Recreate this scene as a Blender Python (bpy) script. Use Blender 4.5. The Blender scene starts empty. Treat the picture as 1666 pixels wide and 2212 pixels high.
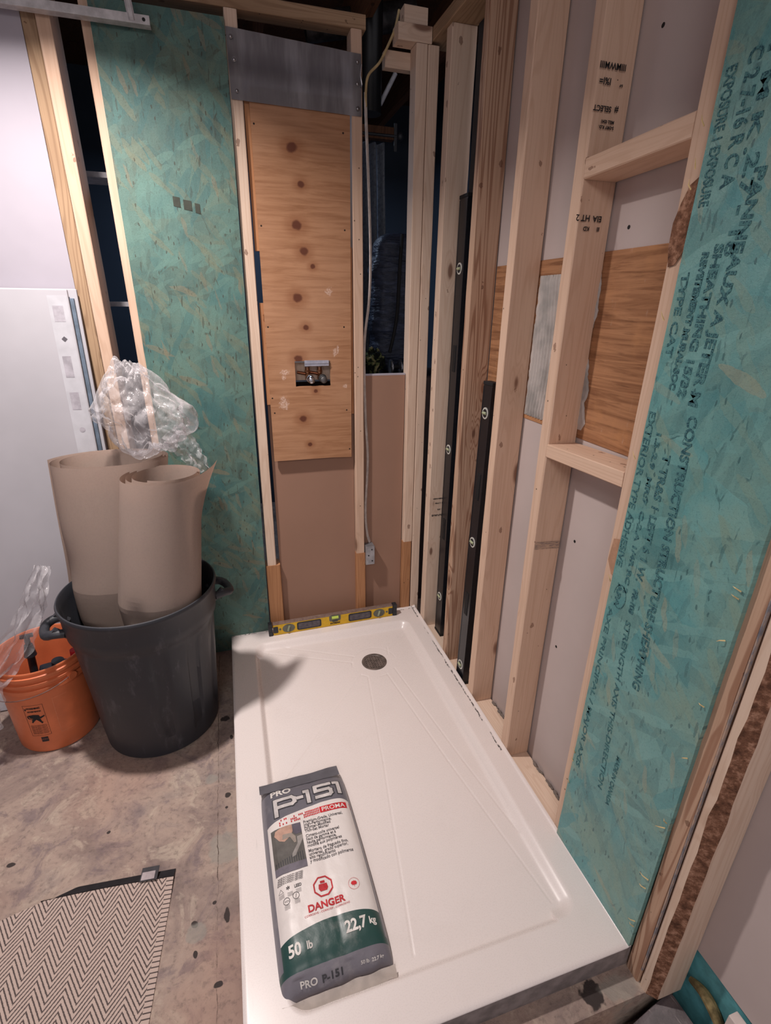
import bpy, bmesh, math, random
from mathutils import Vector, Matrix, noise
PI = math.pi
random.seed(7)
S = bpy.context.scene
C = S.collection

# ------------------------------------------------------------------ camera, world, lights, exposure
cam_d = bpy.data.cameras.new('camera')
cam = bpy.data.objects.new('camera', cam_d); C.objects.link(cam)
cam_d.sensor_fit = 'HORIZONTAL'; cam_d.sensor_width = 36.0; cam_d.lens = 36.0 * 1087.5 / 1666
cam_d.clip_start = 0.02
R0 = Vector((0.95741963, -0.28849093, 0.01098356)); R1 = Vector((-0.09946226, -0.36532507, -0.92555109)); R2 = Vector((0.27102567, 0.88504835, -0.37846335))
M = Matrix(((R0.x, -R1.x, -R2.x), (R0.y, -R1.y, -R2.y), (R0.z, -R1.z, -R2.z))).to_4x4()
M.translation = Vector((-0.803998, -2.092309, 1.439116))
cam.matrix_world = M
S.camera = cam
S.view_settings.view_transform = 'Standard'; S.view_settings.look = 'None'
S.view_settings.gamma = 1.0; S.view_settings.use_curve_mapping = False
S.view_settings.exposure = -0.14
W = bpy.data.worlds.new('world'); S.world = W; W.use_nodes = True
W.node_tree.nodes['Background'].inputs[0].default_value = (0.95, 0.90, 0.97, 1)
W.node_tree.nodes['Background'].inputs[1].default_value = 0.50
def lamp(name, kind, loc, energy, color, size=0.1, rot=(0, 0, 0)):
    d = bpy.data.lights.new(name, kind); d.energy = energy; d.color = color
    if kind == 'AREA': d.shape = 'DISK'; d.size = size
    else: d.shadow_soft_size = size
    o = bpy.data.objects.new(name, d); C.objects.link(o); o.location = loc; o.rotation_euler = rot
    return o
b_ = lamp('ceiling_downlight', 'AREA', (-1.25, -0.60, 2.37), 30, (1.0, 0.91, 0.87), 0.09); b_.data.spread = math.radians(138)
lamp('room_fill', 'AREA', (-1.3, -3.0, 2.36), 27, (1.0, 0.93, 0.90), 0.9, (math.radians(20), 0, 0))  # unseen soft fill added behind the camera
lamp('back_room_fill', 'AREA', (-0.6, 1.1, 2.3), 9.0, (0.6, 0.75, 1.0), 0.5)  # dim bluish fill added to lift the dark back room

# ------------------------------------------------------------------ node helper
def srgb(r, g, b):
    f = lambda c: (c / 255) / 12.92 if c / 255 <= 0.04045 else ((c / 255 + 0.055) / 1.055) ** 2.4
    return (f(r), f(g), f(b), 1)
class NT:
    def __init__(s, name):
        s.m = bpy.data.materials.new(name); s.m.use_nodes = True
        s.t = s.m.node_tree; s.t.nodes.clear()
        s.out = s.t.nodes.new('ShaderNodeOutputMaterial')
        s.b = s.t.nodes.new('ShaderNodeBsdfPrincipled'); s.link(s.b.outputs[0], s.out.inputs[0])
    def link(s, a, b): s.t.links.new(a, b)
    def put(s, sock, v):
        if isinstance(v, bpy.types.NodeSocket): s.link(v, sock)
        elif v is not None:
            sock.default_value = v
    def n(s, typ, **kw):
        x = s.t.nodes.new(typ)
        for k, v in kw.items(): setattr(x, k, v)
        return x
    def m_(s, op, a, b=None, c=None, clamp=False):
        x = s.n('ShaderNodeMath', operation=op, use_clamp=clamp); s.put(x.inputs[0], a)
        if b is not None: s.put(x.inputs[1], b)
        if c is not None: s.put(x.inputs[2], c)
        return x.outputs[0]
    def obj(s): return s.n('ShaderNodeTexCoord').outputs['Object']
    def uv(s): return s.n('ShaderNodeTexCoord').outputs['UV']
    def rnd(s): return s.n('ShaderNodeObjectInfo').outputs['Random']
    def sep(s, v): x = s.n('ShaderNodeSeparateXYZ'); s.put(x.inputs[0], v); return x.outputs
    def com(s, x, y, z):
        c = s.n('ShaderNodeCombineXYZ'); s.put(c.inputs[0], x); s.put(c.inputs[1], y); s.put(c.inputs[2], z); return c.outputs[0]
    def map(s, v, loc=(0, 0, 0), rot=(0, 0, 0), sc=(1, 1, 1)):
        x = s.n('ShaderNodeMapping'); s.put(x.inputs[0], v); x.inputs[1].default_value = loc; x.inputs[2].default_value = rot; x.inputs[3].default_value = sc
        return x.outputs[0]
    def add(s, a, b):
        x = s.n('ShaderNodeVectorMath', operation='ADD'); s.put(x.inputs[0], a); s.put(x.inputs[1], b); return x.outputs[0]
    def noise(s, v, scale=5, detail=3, rough=0.5, dist=0.0):
        x = s.n('ShaderNodeTexNoise'); s.put(x.inputs['Vector'], v); x.inputs['Scale'].default_value = scale
        x.inputs['Detail'].default_value = detail; x.inputs['Roughness'].default_value = rough; x.inputs['Distortion'].default_value = dist
        return x.outputs[0], x.outputs[1]
    def vor(s, v, scale=5, feat='F1', rnd=1.0, dim='3D'):
        x = s.n('ShaderNodeTexVoronoi', feature=feat, voronoi_dimensions=dim); s.put(x.inputs['Vector'], v)
        x.inputs['Scale'].default_value = scale; x.inputs['Randomness'].default_value = rnd
        return x.outputs
    def ramp(s, f, stops, interp='LINEAR'):
        x = s.n('ShaderNodeValToRGB'); s.put(x.inputs[0], f); r = x.color_ramp; r.interpolation = interp
        while len(r.elements) < len(stops): r.elements.new(0.5)
        for e, (p, c) in zip(r.elements, stops):
            e.position = p; e.color = c if len(c) == 4 else (*c, 1)
        return x.outputs[0]
    def fr(s, f, a, b):  # smoothstep a->b
        x = s.n('ShaderNodeMapRange', interpolation_type='SMOOTHSTEP'); s.put(x.inputs[0], f)
        x.inputs[1].default_value = a; x.inputs[2].default_value = b; return x.outputs[0]
    def mix(s, f, a, b, mode='MIX'):
        x = s.n('ShaderNodeMix', data_type='RGBA', blend_type=mode); s.put(x.inputs[0], f); s.put(x.inputs[6], a); s.put(x.inputs[7], b); return x.outputs[2]
    def bump(s, h, strength=0.3, dist=0.002):
        x = s.n('ShaderNodeBump'); s.put(x.inputs['Height'], h); x.inputs['Strength'].default_value = strength; x.inputs['Distance'].default_value = dist
        s.link(x.outputs[0], s.b.inputs['Normal'])
    def fin(s, col=None, rough=0.6, metal=0.0, spec=0.5):
        if col is not None: s.put(s.b.inputs['Base Color'], col)
        s.put(s.b.inputs['Roughness'], rough); s.put(s.b.inputs['Metallic'], metal)
        s.put(s.b.inputs['Specular IOR Level'], spec)
        return s.m
MC = {}
def plain(name, rgb, rough=0.6, metal=0.0, spec=0.4, nz=0.12, sc=30):
    if name in MC: return MC[name]
    t = NT(name); c = srgb(*rgb)
    v, _ = t.noise(t.obj(), sc, 4, 0.6)
    d = tuple(x * (1 - nz * 2) for x in c[:3]) + (1,); l = tuple(min(1, x * (1 + nz)) for x in c[:3]) + (1,)
    col = t.mix(t.fr(v, 0.3, 0.7), d, l)
    MC[name] = t.fin(col, rough, metal, spec)
    return MC[name]

def wood(name, light, dark, knotc, rings=26, ringamt=0.35, knots=1.0, dirt=0.25, zst=0.10, rough=0.75):
    t = NT(name); o = t.obj(); r = t.rnd()
    off = t.com(t.m_('MULTIPLY', r, 37.0), t.m_('MULTIPLY', r, 91.0), t.m_('MULTIPLY', r, 53.0))
    v = t.add(o, off)
    kv = t.map(v, sc=(9, 9, 3.4)); k = t.vor(kv, 1.0, 'F1', 1.0)
    kd = k[0]; kr = t.sep(k[1])[0]
    ksz = t.m_('MULTIPLY', kr, 0.17 * knots)
    knot = t.m_('SUBTRACT', 1.0, t.fr(t.m_('DIVIDE', kd, t.m_('ADD', ksz, 0.001)), 0.5, 1.05), clamp=True)
    knot = t.m_('MULTIPLY', knot, t.m_('GREATER_THAN', kr, 0.42))
    halo = t.m_('SUBTRACT', 1.0, t.fr(kd, 0.05, 0.33), clamp=True)
    halo = t.m_('MULTIPLY', halo, t.m_('GREATER_THAN', kr, 0.42))
    n1, _ = t.noise(t.map(v, sc=(11, 11, 11 * zst * 0.55)), 1.0, 2, 0.45, 0.4)
    n1 = t.m_('ADD', n1, t.m_('MULTIPLY', halo, 0.10))
    ring = t.m_('SINE', t.m_('MULTIPLY', n1, rings * 5.0))
    ring = t.m_('MULTIPLY', t.fr(ring, 0.0, 1.0), ringamt)
    fine, _ = t.noise(t.map(v, sc=(260, 260, 5)), 1.0, 3, 0.6)
    big, _ = t.noise(t.map(v, sc=(6, 6, 1.3)), 1.0, 3, 0.55)
    col = t.mix(ring, light, dark)
    col = t.mix(t.m_('MULTIPLY', t.fr(fine, 0.45, 0.8), 0.3), col, dark)
    col = t.mix(t.m_('MULTIPLY', t.fr(big, 0.45, 0.75), dirt), col, dark)
    col = t.mix(t.m_('MULTIPLY', halo, 0.25), col, dark)
    col = t.mix(t.m_('MULTIPLY', knot, 0.8), col, knotc)
    fm = t.vor(t.map(v, sc=(30, 30, 16)), 1.0, 'F1', 1.0); fr_ = t.sep(fm[1]); wob, _ = t.noise(v, 70, 3, 0.6)
    fmk = t.m_('MULTIPLY', t.m_('LESS_THAN', t.m_('ADD', fm[0], t.m_('MULTIPLY', t.m_('SUBTRACT', wob, 0.5), 0.5)), 0.17), t.m_('GREATER_THAN', fr_[0], 0.86))
    col = t.mix(t.m_('MULTIPLY', fmk, 0.6), col, knotc)
    # pencil specks and nail holes
    sp = t.vor(v, 45, 'F1', 1.0); spk = t.m_('MULTIPLY', t.m_('LESS_THAN', sp[0], 0.11), t.m_('GREATER_THAN', t.sep(sp[1])[1], 0.93))
    col = t.mix(t.m_('MULTIPLY', spk, 0.8), col, (0.03, 0.02, 0.015, 1))
    hsv = t.n('ShaderNodeHueSaturation'); t.put(hsv.inputs['Color'], col)
    t.put(hsv.inputs['Value'], t.m_('ADD', 0.92, t.m_('MULTIPLY', r, 0.14)))
    t.bump(t.m_('ADD', fine, t.m_('MULTIPLY', ring, 0.6)), 0.25, 0.001)
    return t.fin(hsv.outputs[0], rough, 0, 0.25)
SPRUCE = wood('spruce', srgb(222, 198, 178), srgb(188, 152, 126), srgb(104, 66, 50), ringamt=0.24, knots=1.05, dirt=0.18)
SPRUCE2 = wood('spruce_yellow', srgb(216, 185, 162), srgb(184, 146, 120), srgb(110, 70, 52), ringamt=0.24, knots=1.0, dirt=0.18)
FIR = wood('fir', srgb(192, 160, 136), srgb(140, 100, 78), srgb(92, 58, 44), rings=34, ringamt=0.75, zst=0.06, knots=1.1)
OLD = wood('old_lumber', srgb(172, 144, 116), srgb(122, 94, 72), srgb(84, 58, 44), ringamt=0.45, dirt=0.5)
ORANGE = wood('orange_pine', srgb(184, 134, 96), srgb(146, 96, 64), srgb(96, 58, 36), ringamt=0.3, knots=0.6)
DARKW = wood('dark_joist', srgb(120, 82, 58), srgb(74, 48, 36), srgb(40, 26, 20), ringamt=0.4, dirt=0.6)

def spots(t, o, pts, warp=0.35, wsc=60):
    """mask of irregular spots; o gives a vector (x, 0, z) or (x, y, 0); pts = (vec, radius, stretch vec)"""
    _, nc = t.noise(o, wsc, 2, 0.5)
    res = None
    for p, r, st in pts:
        x = t.n('ShaderNodeVectorMath', operation='SUBTRACT'); t.put(x.inputs[0], o); x.inputs[1].default_value = p
        y = t.n('ShaderNodeVectorMath', operation='MULTIPLY'); t.link(x.outputs[0], y.inputs[0]); y.inputs[1].default_value = tuple(s / r for s in st)
        w = t.n('ShaderNodeVectorMath', operation='MULTIPLY_ADD'); t.link(nc, w.inputs[0]); w.inputs[1].default_value = (warp * 2,) * 3; 
        w2 = t.n('ShaderNodeVectorMath', operation='SUBTRACT'); t.link(y.outputs[0], w.inputs[2]); t.link(w.outputs[0], w2.inputs[0]); w2.inputs[1].default_value = (warp,) * 3
        L = t.n('ShaderNodeVectorMath', operation='LENGTH'); t.link(w2.outputs[0], L.inputs[0])
        d = L.outputs['Value']
        res = d if res is None else t.m_('MINIMUM', res, d)
    return res

def osb_mat(name, base, light, olive, tan, dark, seed, olive_x=0.0, gloss=0.35):
    t = NT(name); o = t.obj(); s3 = t.sep(o)
    p2 = t.com(s3[0], s3[2], 0.0)
    _, wn = t.noise(p2, 22, 3, 0.6)
    w = t.n('ShaderNodeVectorMath', operation='MULTIPLY_ADD'); t.link(wn, w.inputs[0]); w.inputs[1].default_value = (0.016, 0.016, 0); t.link(p2, w.inputs[2]); pw = w.outputs[0]
    big, _ = t.noise(t.map(pw, (seed, 0, 0)), 3.2, 4, 0.6)
    fine, _ = t.noise(pw, 190, 4, 0.7)
    med, _ = t.noise(t.map(pw, sc=(1, 0.4, 1)), 60, 4, 0.65)
    col = t.mix(t.fr(big, 0.35, 0.62), base, light)
    if olive_x is not None:
        ol, _ = t.noise(t.map(pw, (seed + 3, 4, 0)), 4.0, 5, 0.65)
        g = t.m_('ADD', ol, t.m_('MULTIPLY', s3[0], olive_x))
        col = t.mix(t.m_('MULTIPLY', t.fr(g, 0.50, 0.72), 0.75), col, olive)
    sel = t.sep(t.vor(t.map(pw, (seed, 9, 0)), 11, 'F1', 1.0, '2D')[1])
    for i, (ang, sx, sy) in enumerate([(0.75, 34, 7), (-0.8, 30, 7), (0.1, 40, 8), (1.5, 34, 8)]):
        q = t.map(t.map(pw, (seed * 2 + i, i * 2.3, 0), (0, 0, ang)), sc=(sx, sy, 1)); v = t.vor(q, 1.0, 'F1', 1.0, '2D'); cr = t.sep(v[1])
        msk = t.m_('MULTIPLY', t.m_('GREATER_THAN', sel[i % 3], 0.45 if i < 3 else 0.7), 0.55)
        tone = t.mix(cr[0], t.mix(cr[1], base, dark), t.mix(cr[2], light, olive))
        tone = t.mix(0.45, tone, col); col = t.mix(msk, col, tone)
    for i, (ang, sx, sy, thr, c, amt) in enumerate([(0.15, 70, 14, 0.80, dark, 0.22), (1.1, 38, 7.5, 0.80, light, 0.6), (-0.6, 42, 9, 0.84, olive, 0.55), (0.5, 30, 6, 0.86, base, 0.7), (-0.25, 70, 13, 0.955, tan, 0.45), (2.3, 46, 10, 0.86, olive, 0.5), (-1.2, 44, 9, 0.95, tan, 0.5), (0.05, 90, 16, 0.955, dark, 0.55)]):
        q = t.map(pw, (seed + i * 3.1, i * 1.7, 0), (0, 0, ang), (1, 1, 1)); q = t.map(q, sc=(sx, sy, 1))
        v = t.vor(q, 1.0, 'F1', 0.9, '2D'); cr = t.sep(v[1])
        msk = t.m_('MULTIPLY', t.m_('GREATER_THAN', cr[0], thr), t.m_('LESS_THAN', v[0], 0.47 if i < 7 else 0.3))
        sh = t.m_('MULTIPLY', msk, t.m_('MULTIPLY', amt, t.m_('ADD', 0.5, t.m_('MULTIPLY', cr[1], 0.5))))
        col = t.mix(sh, col, c)
    # strand outlines and flecks
    e = t.vor(t.map(pw, sc=(30, 9, 1)), 1.0, 'DISTANCE_TO_EDGE', 1.0, '2D')
    col = t.mix(t.m_('MULTIPLY', t.m_('LESS_THAN', e[0], 0.035), t.m_('MULTIPLY', t.fr(med, 0.5, 0.7), 0.85)), col, dark)
    gr, _ = t.noise(t.map(pw, (3, 3, 0)), 420, 3, 0.8); col = t.mix(t.m_('MULTIPLY', t.fr(gr, 0.5, 0.8), 0.4), col, dark); col = t.mix(t.m_('MULTIPLY', t.fr(gr, 0.5, 0.25), 0.3), col, light)
    fl = t.vor(t.map(pw, sc=(95, 34, 1)), 1.0, 'F1', 1.0, '2D')
    flm = t.m_('MULTIPLY', t.m_('LESS_THAN', fl[0], 0.2), t.m_('GREATER_THAN', t.sep(fl[1])[2], 0.94))
    col = t.mix(t.m_('MULTIPLY', flm, 0.7), col, dark)
    col = t.mix(t.m_('MULTIPLY', t.fr(fine, 0.5, 0.75), 0.35), col, dark)
    col = t.mix(t.m_('MULTIPLY', t.fr(med, 0.55, 0.8), 0.3), col, light)
    t.bump(t.m_('ADD', t.m_('ADD', med, t.m_('MULTIPLY', e[0], -0.6)), t.m_('MULTIPLY', gr, 0.6)), 0.6, 0.0018)
    return t.fin(col, t.m_('ADD', gloss, t.m_('MULTIPLY', fine, 0.25)), 0, 0.5)
OSB_R = osb_mat('osb_teal', srgb(78, 146, 150), srgb(122, 174, 170), srgb(128, 156, 140), srgb(158, 158, 132), srgb(44, 88, 92), 1.0, 0.05, 0.25)
OSB_L = osb_mat('osb_green', srgb(62, 106, 106), srgb(98, 134, 124), srgb(116, 122, 100), srgb(138, 122, 96), srgb(58, 54, 42), 8.0, 0.55, 0.5)

def drywall_mat(name, rgb, mott=0.08):
    t = NT(name); c = srgb(*rgb); o = t.obj()
    a, _ = t.noise(o, 2.2, 4, 0.6); b, _ = t.noise(o, 240, 3, 0.6)
    col = t.mix(t.fr(a, 0.35, 0.7), c, tuple(x * (1 - mott) for x in c[:3]) + (1,))
    t.bump(b, 0.08, 0.0006)
    return t.fin(col, 0.85, 0, 0.2)
DRY = drywall_mat('drywall_white', (176, 171, 181)); DRYG = drywall_mat('drywall_back', (196, 182, 178)); BROWN = drywall_mat('brown_paper_board', (158, 124, 106), 0.06)
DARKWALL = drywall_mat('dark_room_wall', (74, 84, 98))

def concrete(name):
    t = NT(name); o = t.obj()
    a, _ = t.noise(o, 3.5, 6, 0.62, 0.6); b, _ = t.noise(t.map(o, (4, 2, 0)), 9, 6, 0.7, 0.8); c, _ = t.noise(o, 70, 5, 0.7); d, _ = t.noise(t.map(o, (9, 1, 0)), 1.6, 3, 0.5)
    col = t.ramp(a, [(0.30, srgb(116, 102, 98)), (0.43, srgb(148, 130, 122)), (0.54, srgb(170, 150, 138)), (0.70, srgb(140, 128, 124))])
    col = t.mix(t.m_('MULTIPLY', t.fr(b, 0.53, 0.66), 0.65), col, srgb(190, 174, 158))
    col = t.mix(t.m_('MULTIPLY', t.fr(b, 0.48, 0.34), 0.65), col, srgb(116, 102, 106))
    col = t.mix(t.m_('MULTIPLY', t.fr(d, 0.5, 0.65), 0.4), col, srgb(172, 136, 120))
    col = t.mix(t.m_('MULTIPLY', t.fr(c, 0.48, 0.72), 0.5), col, srgb(96, 84, 80))
    pts = [((-0.952, -0.45, 0), 0.018, (1, 1.2, 0)), ((-0.945, -0.80, 0), 0.010, (1, 0.8, 0)), ((-0.95, -0.845, 0), 0.005, (1, 1, 0)), ((-0.952, -1.17, 0), 0.012, (1.4, 0.6, 0)), ((-1.035, -1.17, 0), 0.010, (1, 1, 0)),
           ((-0.985, -1.13, 0), 0.006, (1, 1, 0)), ((-0.975, -1.32, 0), 0.010, (0.8, 1.2, 0)), ((-1.03, -1.24, 0), 0.007, (1, 0.7, 0)), ((-0.93, -0.55, 0), 0.006, (1, .5, 0)),
           ((-0.12, -1.592, 0), 0.030, (1.0, 1.0, 0)), ((-1.55, -0.86, 0), 0.008, (.6, 1, 0)), ((-1.3, -0.83, 0), 0.006, (1, 1, 0))]
    g = spots(t, o, pts, 0.55, 45)
    col = t.mix(t.m_('SUBTRACT', 1.0, t.fr(g, 0.8, 1.0), clamp=True), col, srgb(66, 58, 56))
    pts2 = [((-1.0, -0.72, 0), 0.028, (1, 1.2, 0)), ((-1.03, -1.19, 0), 0.03, (1, 1, 0)), ((-0.96, -0.98, 0), 0.05, (1, .8, 0)), ((-0.05, -1.6, 0), 0.06, (1, 2, 0))]
    g2 = spots(t, o, pts2, 0.5, 30)
    col = t.mix(t.m_('MULTIPLY', t.m_('SUBTRACT', 1.0, t.fr(g2, 0.7, 1.0), clamp=True), 0.6), col, srgb(150, 146, 138))
    s = t.sep(o)
    wob, _ = t.noise(o, 14, 3, 0.6)
    crack = t.m_('ABSOLUTE', t.m_('ADD', t.m_('ADD', s[0], 0.977), t.m_('MULTIPLY', t.m_('SUBTRACT', wob, 0.5), 0.02)))
    col = t.mix(t.m_('MULTIPLY', t.m_('LESS_THAN', crack, 0.0012), t.m_('MULTIPLY', t.fr(b, 0.4, 0.55), 0.9)), col, srgb(80, 66, 60))
    t.bump(t.m_('ADD', t.m_('MULTIPLY', b, 1.5), c), 0.6, 0.004)
    return t.fin(col, 0.85, 0, 0.25)
CONC = concrete('concrete')
def metal_sheet(name):
    t = NT(name); o = t.obj()
    a, _ = t.noise(t.map(o, sc=(14, 14, 2.2)), 1.0, 4, 0.6); b, _ = t.noise(o, 90, 3, 0.6)
    col = t.mix(t.fr(a, 0.4, 0.72), srgb(152, 148, 152), srgb(196, 194, 198))
    t.bump(a, 0.2, 0.01)
    return t.fin(col, t.m_('ADD', 0.36, t.m_('MULTIPLY', b, 0.2)), 0.4, 0.5)
STEEL = metal_sheet('galvanised_steel')
CHROME = plain('chrome', (200, 200, 204), 0.18, 1.0, 0.5, 0.02)
BRASS = plain('brass', (176, 130, 98), 0.35, 0.9)
BLACKP = plain('black_plastic', (38, 40, 46), 0.42, 0, 0.5)
BLACKR = plain('black_rubber', (26, 26, 28), 0.7)
INK = plain('print_ink', (40, 38, 40), 0.8); 
t = NT('stencil_ink'); v_ = t.vor(t.obj(), 330); n_, _ = t.noise(t.obj(), 90, 3, 0.6)
INKT = t.fin(t.mix(t.m_('MULTIPLY', t.m_('GREATER_THAN', v_[0], 0.44), t.fr(n_, 0.3, 0.5)), srgb(38, 78, 88), srgb(78, 126, 128)), 0.7, 0, 0.3)
WHITEP = plain('white_ink', (226, 220, 214), 0.6); REDI = plain('red_ink', (196, 40, 48), 0.6)
SCREWM = plain('screw_metal', (150, 148, 150), 0.3, 0.9)

# ------------------------------------------------------------------ mesh helpers
def link(name, me, mat=None, parent=None):
    o = bpy.data.objects.new(name, me); C.objects.link(o)
    if mat is not None:
        for m in (mat if isinstance(mat, (list, tuple)) else [mat]): me.materials.append(m)
    if parent is not None: o.parent = parent
    return o
def fromdata(name, v, f, mat=None, parent=None, smooth=False):
    me = bpy.data.meshes.new(name); me.from_pydata([tuple(x) for x in v], [], f); me.update()
    if smooth:
        for p in me.polygons: p.use_smooth = True
    return link(name, me, mat, parent)
def done(bm, name, mat=None, parent=None, smooth=False, sharp=35):
    me = bpy.data.meshes.new(name); bmesh.ops.recalc_face_normals(bm, faces=bm.faces[:]) if len(bm.faces) else None
    if smooth:
        for f in bm.faces: f.smooth = True
        for e in bm.edges:
            if len(e.link_faces) == 2 and e.calc_face_angle(0) > math.radians(sharp): e.smooth = False
    bm.to_mesh(me); bm.free()
    return link(name, me, mat, parent)
def box(bm, lo, hi, bev=0.0, mat_i=0):
    r = bmesh.ops.create_cube(bm, size=1.0)
    c = [(a + b) / 2 for a, b in zip(lo, hi)]; s = [abs(b - a) for a, b in zip(lo, hi)]
    bmesh.ops.scale(bm, vec=s, verts=r['verts']); bmesh.ops.translate(bm, vec=c, verts=r['verts'])
    if bev > 0:
        es = list({e for v in r['verts'] for e in v.link_edges})
        rr = bmesh.ops.bevel(bm, geom=es, offset=bev, segments=2, affect='EDGES', profile=0.6)
    return r['verts']
def cyl(bm, p0, p1, r0, r1=None, n=20, caps=True):
    p0 = Vector(p0); p1 = Vector(p1); d = p1 - p0
    if r1 is None: r1 = r0
    q = d.to_track_quat('Z', 'Y').to_matrix().to_4x4(); q.translation = (p0 + p1) / 2
    return bmesh.ops.create_cone(bm, cap_ends=caps, segments=n, radius1=r0, radius2=r1, depth=d.length, matrix=q)['verts']
def sph(bm, c, r, n=12, sc=(1, 1, 1)):
    m = Matrix.Translation(c) @ Matrix.Diagonal((*sc, 1))
    return bmesh.ops.create_uvsphere(bm, u_segments=n * 2, v_segments=n, radius=r, matrix=m)['verts']
def lathe(bm, prof, c=(0, 0, 0), n=64, close=False):
    rings = []
    for r, z in prof:
        rings.append([bm.verts.new((c[0] + r * math.cos(2 * PI * i / n), c[1] + r * math.sin(2 * PI * i / n), c[2] + z)) for i in range(n)])
    for a, b in zip(rings, rings[1:]):
        for i in range(n): bm.faces.new((a[i], a[(i + 1) % n], b[(i + 1) % n], b[i]))
    return rings
def tube(bm, pts, r, n=10):
    pts = [Vector(p) for p in pts]; prev = None; up = Vector((0.13, 0.31, 0.94))
    for i, p in enumerate(pts):
        d = (pts[min(i + 1, len(pts) - 1)] - pts[max(i - 1, 0)]).normalized()
        s = d.cross(up).normalized(); u = s.cross(d).normalized()
        rr = r[i] if isinstance(r, (list, tuple)) else r
        ring = [bm.verts.new(p + (s * math.cos(a) + u * math.sin(a)) * rr) for a in [2 * PI * k / n for k in range(n)]]
        if prev:
            for k in range(n): bm.faces.new((prev[k], prev[(k + 1) % n], ring[(k + 1) % n], ring[k]))
        else: bm.faces.new(ring[::-1])
        prev = ring
    bm.faces.new(prev)
def smoothpath(pts, k=6):
    P = [Vector(p) for p in pts]; out = []
    for i in range(len(P) - 1):
        a, b, c, d = P[max(i - 1, 0)], P[i], P[i + 1], P[min(i + 2, len(P) - 1)]
        for j in range(k):
            t = j / k
            out.append(0.5 * ((2 * b) + (c - a) * t + (2 * a - 5 * b + 4 * c - d) * t * t + (3 * b - a - 3 * c + d) * t ** 3))
    out.append(P[-1]); return out
def tag(o, label, cat, group=None, kind=None):
    o['label'] = label; o['category'] = cat
    if group: o['group'] = group
    if kind: o['kind'] = kind
    return o
def struct(o): o['kind'] = 'structure'; return o
def thing(name, loc, label, cat, group=None, rotz=0.0):
    o = bpy.data.objects.new(name, None); C.objects.link(o); o.location = loc; o.rotation_euler = (0, 0, rotz)
    o.empty_display_size = 0.05
    return tag(o, label, cat, group)
def boxobj(name, lo, hi, mat, parent=None, bev=0.0, origin=None):
    bm = bmesh.new(); c = origin if origin is not None else Vector([(a + b) / 2 for a, b in zip(lo, hi)])
    box(bm, [a - k for a, k in zip(lo, c)], [a - k for a, k in zip(hi, c)], bev)
    o = done(bm, name, mat, parent); o.location = c; return o

def text_mesh(name, s, size, mat, parent=None, bold=0.0, spacing=1.0, sx=1.0, align='LEFT', fn=None, mw=None, ext=0.0):
    cu = bpy.data.curves.new(name, 'FONT'); cu.body = s; cu.size = size; cu.offset = bold; cu.space_character = spacing; cu.align_x = align; cu.extrude = ext
    cu.resolution_u = 3
    to = bpy.data.objects.new(name, cu); C.objects.link(to)
    dg = bpy.context.evaluated_depsgraph_get(); dg.update()
    me = bpy.data.meshes.new_from_object(to.evaluated_get(dg))
    bpy.data.objects.remove(to); bpy.data.curves.remove(cu)
    me.name = name
    for v in me.vertices: v.co.x *= sx
    if fn:
        for v in me.vertices: v.co = fn(v.co)
    if mw is not None: me.transform(mw)
    me.materials.clear()
    return link(name, me, mat, parent)
def frame(origin, xdir, ydir):
    x = Vector(xdir).normalized(); y = Vector(ydir).normalized(); z = x.cross(y)
    m = Matrix((x, y, z)).transposed().to_4x4(); m.translation = Vector(origin); return m

def lumber(name, p0, p1, wx, wy, mat, label, cat='stud', group=None, seed=None, rough=0.0012, up=None, live=None, bev=0.003, face=1):
    """timber from p0 (bottom centre) to p1 (top centre); section wx (world x) by wy (world y); local Z runs along the grain"""
    p0 = Vector(p0); p1 = Vector(p1); L = (p1 - p0).length
    bm = bmesh.new(); n = max(2, int(L / 0.05)); rings = []
    rnd = random.Random(int(abs(p0.x * 7919 + p0.y * 104729 + p0.z * 31) * 1000) % 65521) if seed is None else random.Random(seed)
    so = rnd.random() * 100
    for i in range(n + 1):
        z = L * i / n; ring = []
        for cx, cy in ((-1, -1), (1, -1), (1, 1), (-1, 1)):
            b = bev * (0.7 + 0.6 * noise.noise((so + z * 4, cx * 3, cy * 5)) )
            b = max(0.0012, b + 0.0025 * max(0, noise.noise((so + z * 2.5, cx * 7, cy * 9))))
            if live and (cx, cy) == live[0]: b = live[1] * (1 + 0.35 * noise.noise((so, z * 11, 2)) + 0.2 * noise.noise((so, z * 40, 2)))
            w = 0.0006 * noise.noise((so + z * 9, cx, cy))
            a = (cx * (wx / 2 + w), cy * (wy / 2 - b)); c = (cx * (wx / 2 - b), cy * (wy / 2 + w))
            pts = [a, c] if cx * cy > 0 else [c, a]
            for q in pts: ring.append(bm.verts.new((q[0], q[1], z)))
        rings.append(ring)
    m = 8
    for a, b in zip(rings, rings[1:]):
        for k in range(m):
            f = bm.faces.new((a[k], a[(k + 1) % m], b[(k + 1) % m], b[k]))
            if live and k == live[2]: f.material_index = 1
    bm.faces.new(rings[0][::-1]); bm.faces.new(rings[-1])
    mats = [mat, live[3]] if live else mat
    o = done(bm, name, mats)
    d = (p1 - p0).normalized()
    if abs(d.z) > 0.7:
        X = Vector((1, 0, 0)); Y = d.cross(X).normalized(); X = Y.cross(d).normalized()
    else:
        Y = Vector((0, 0, 1)) if up is None else Vector(up); X = Y.cross(d).normalized(); Y = d.cross(X).normalized()
    mm = Matrix((X, Y, d)).transposed().to_4x4(); mm.translation = p0; o.matrix_world = mm
    if label: tag(o, label, cat, group)
    return o
exec_order = 0
FZ = -0.075   # floor level; the shower base's rim is z = 0
DZ = 2.42     # underside of ceiling

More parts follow.
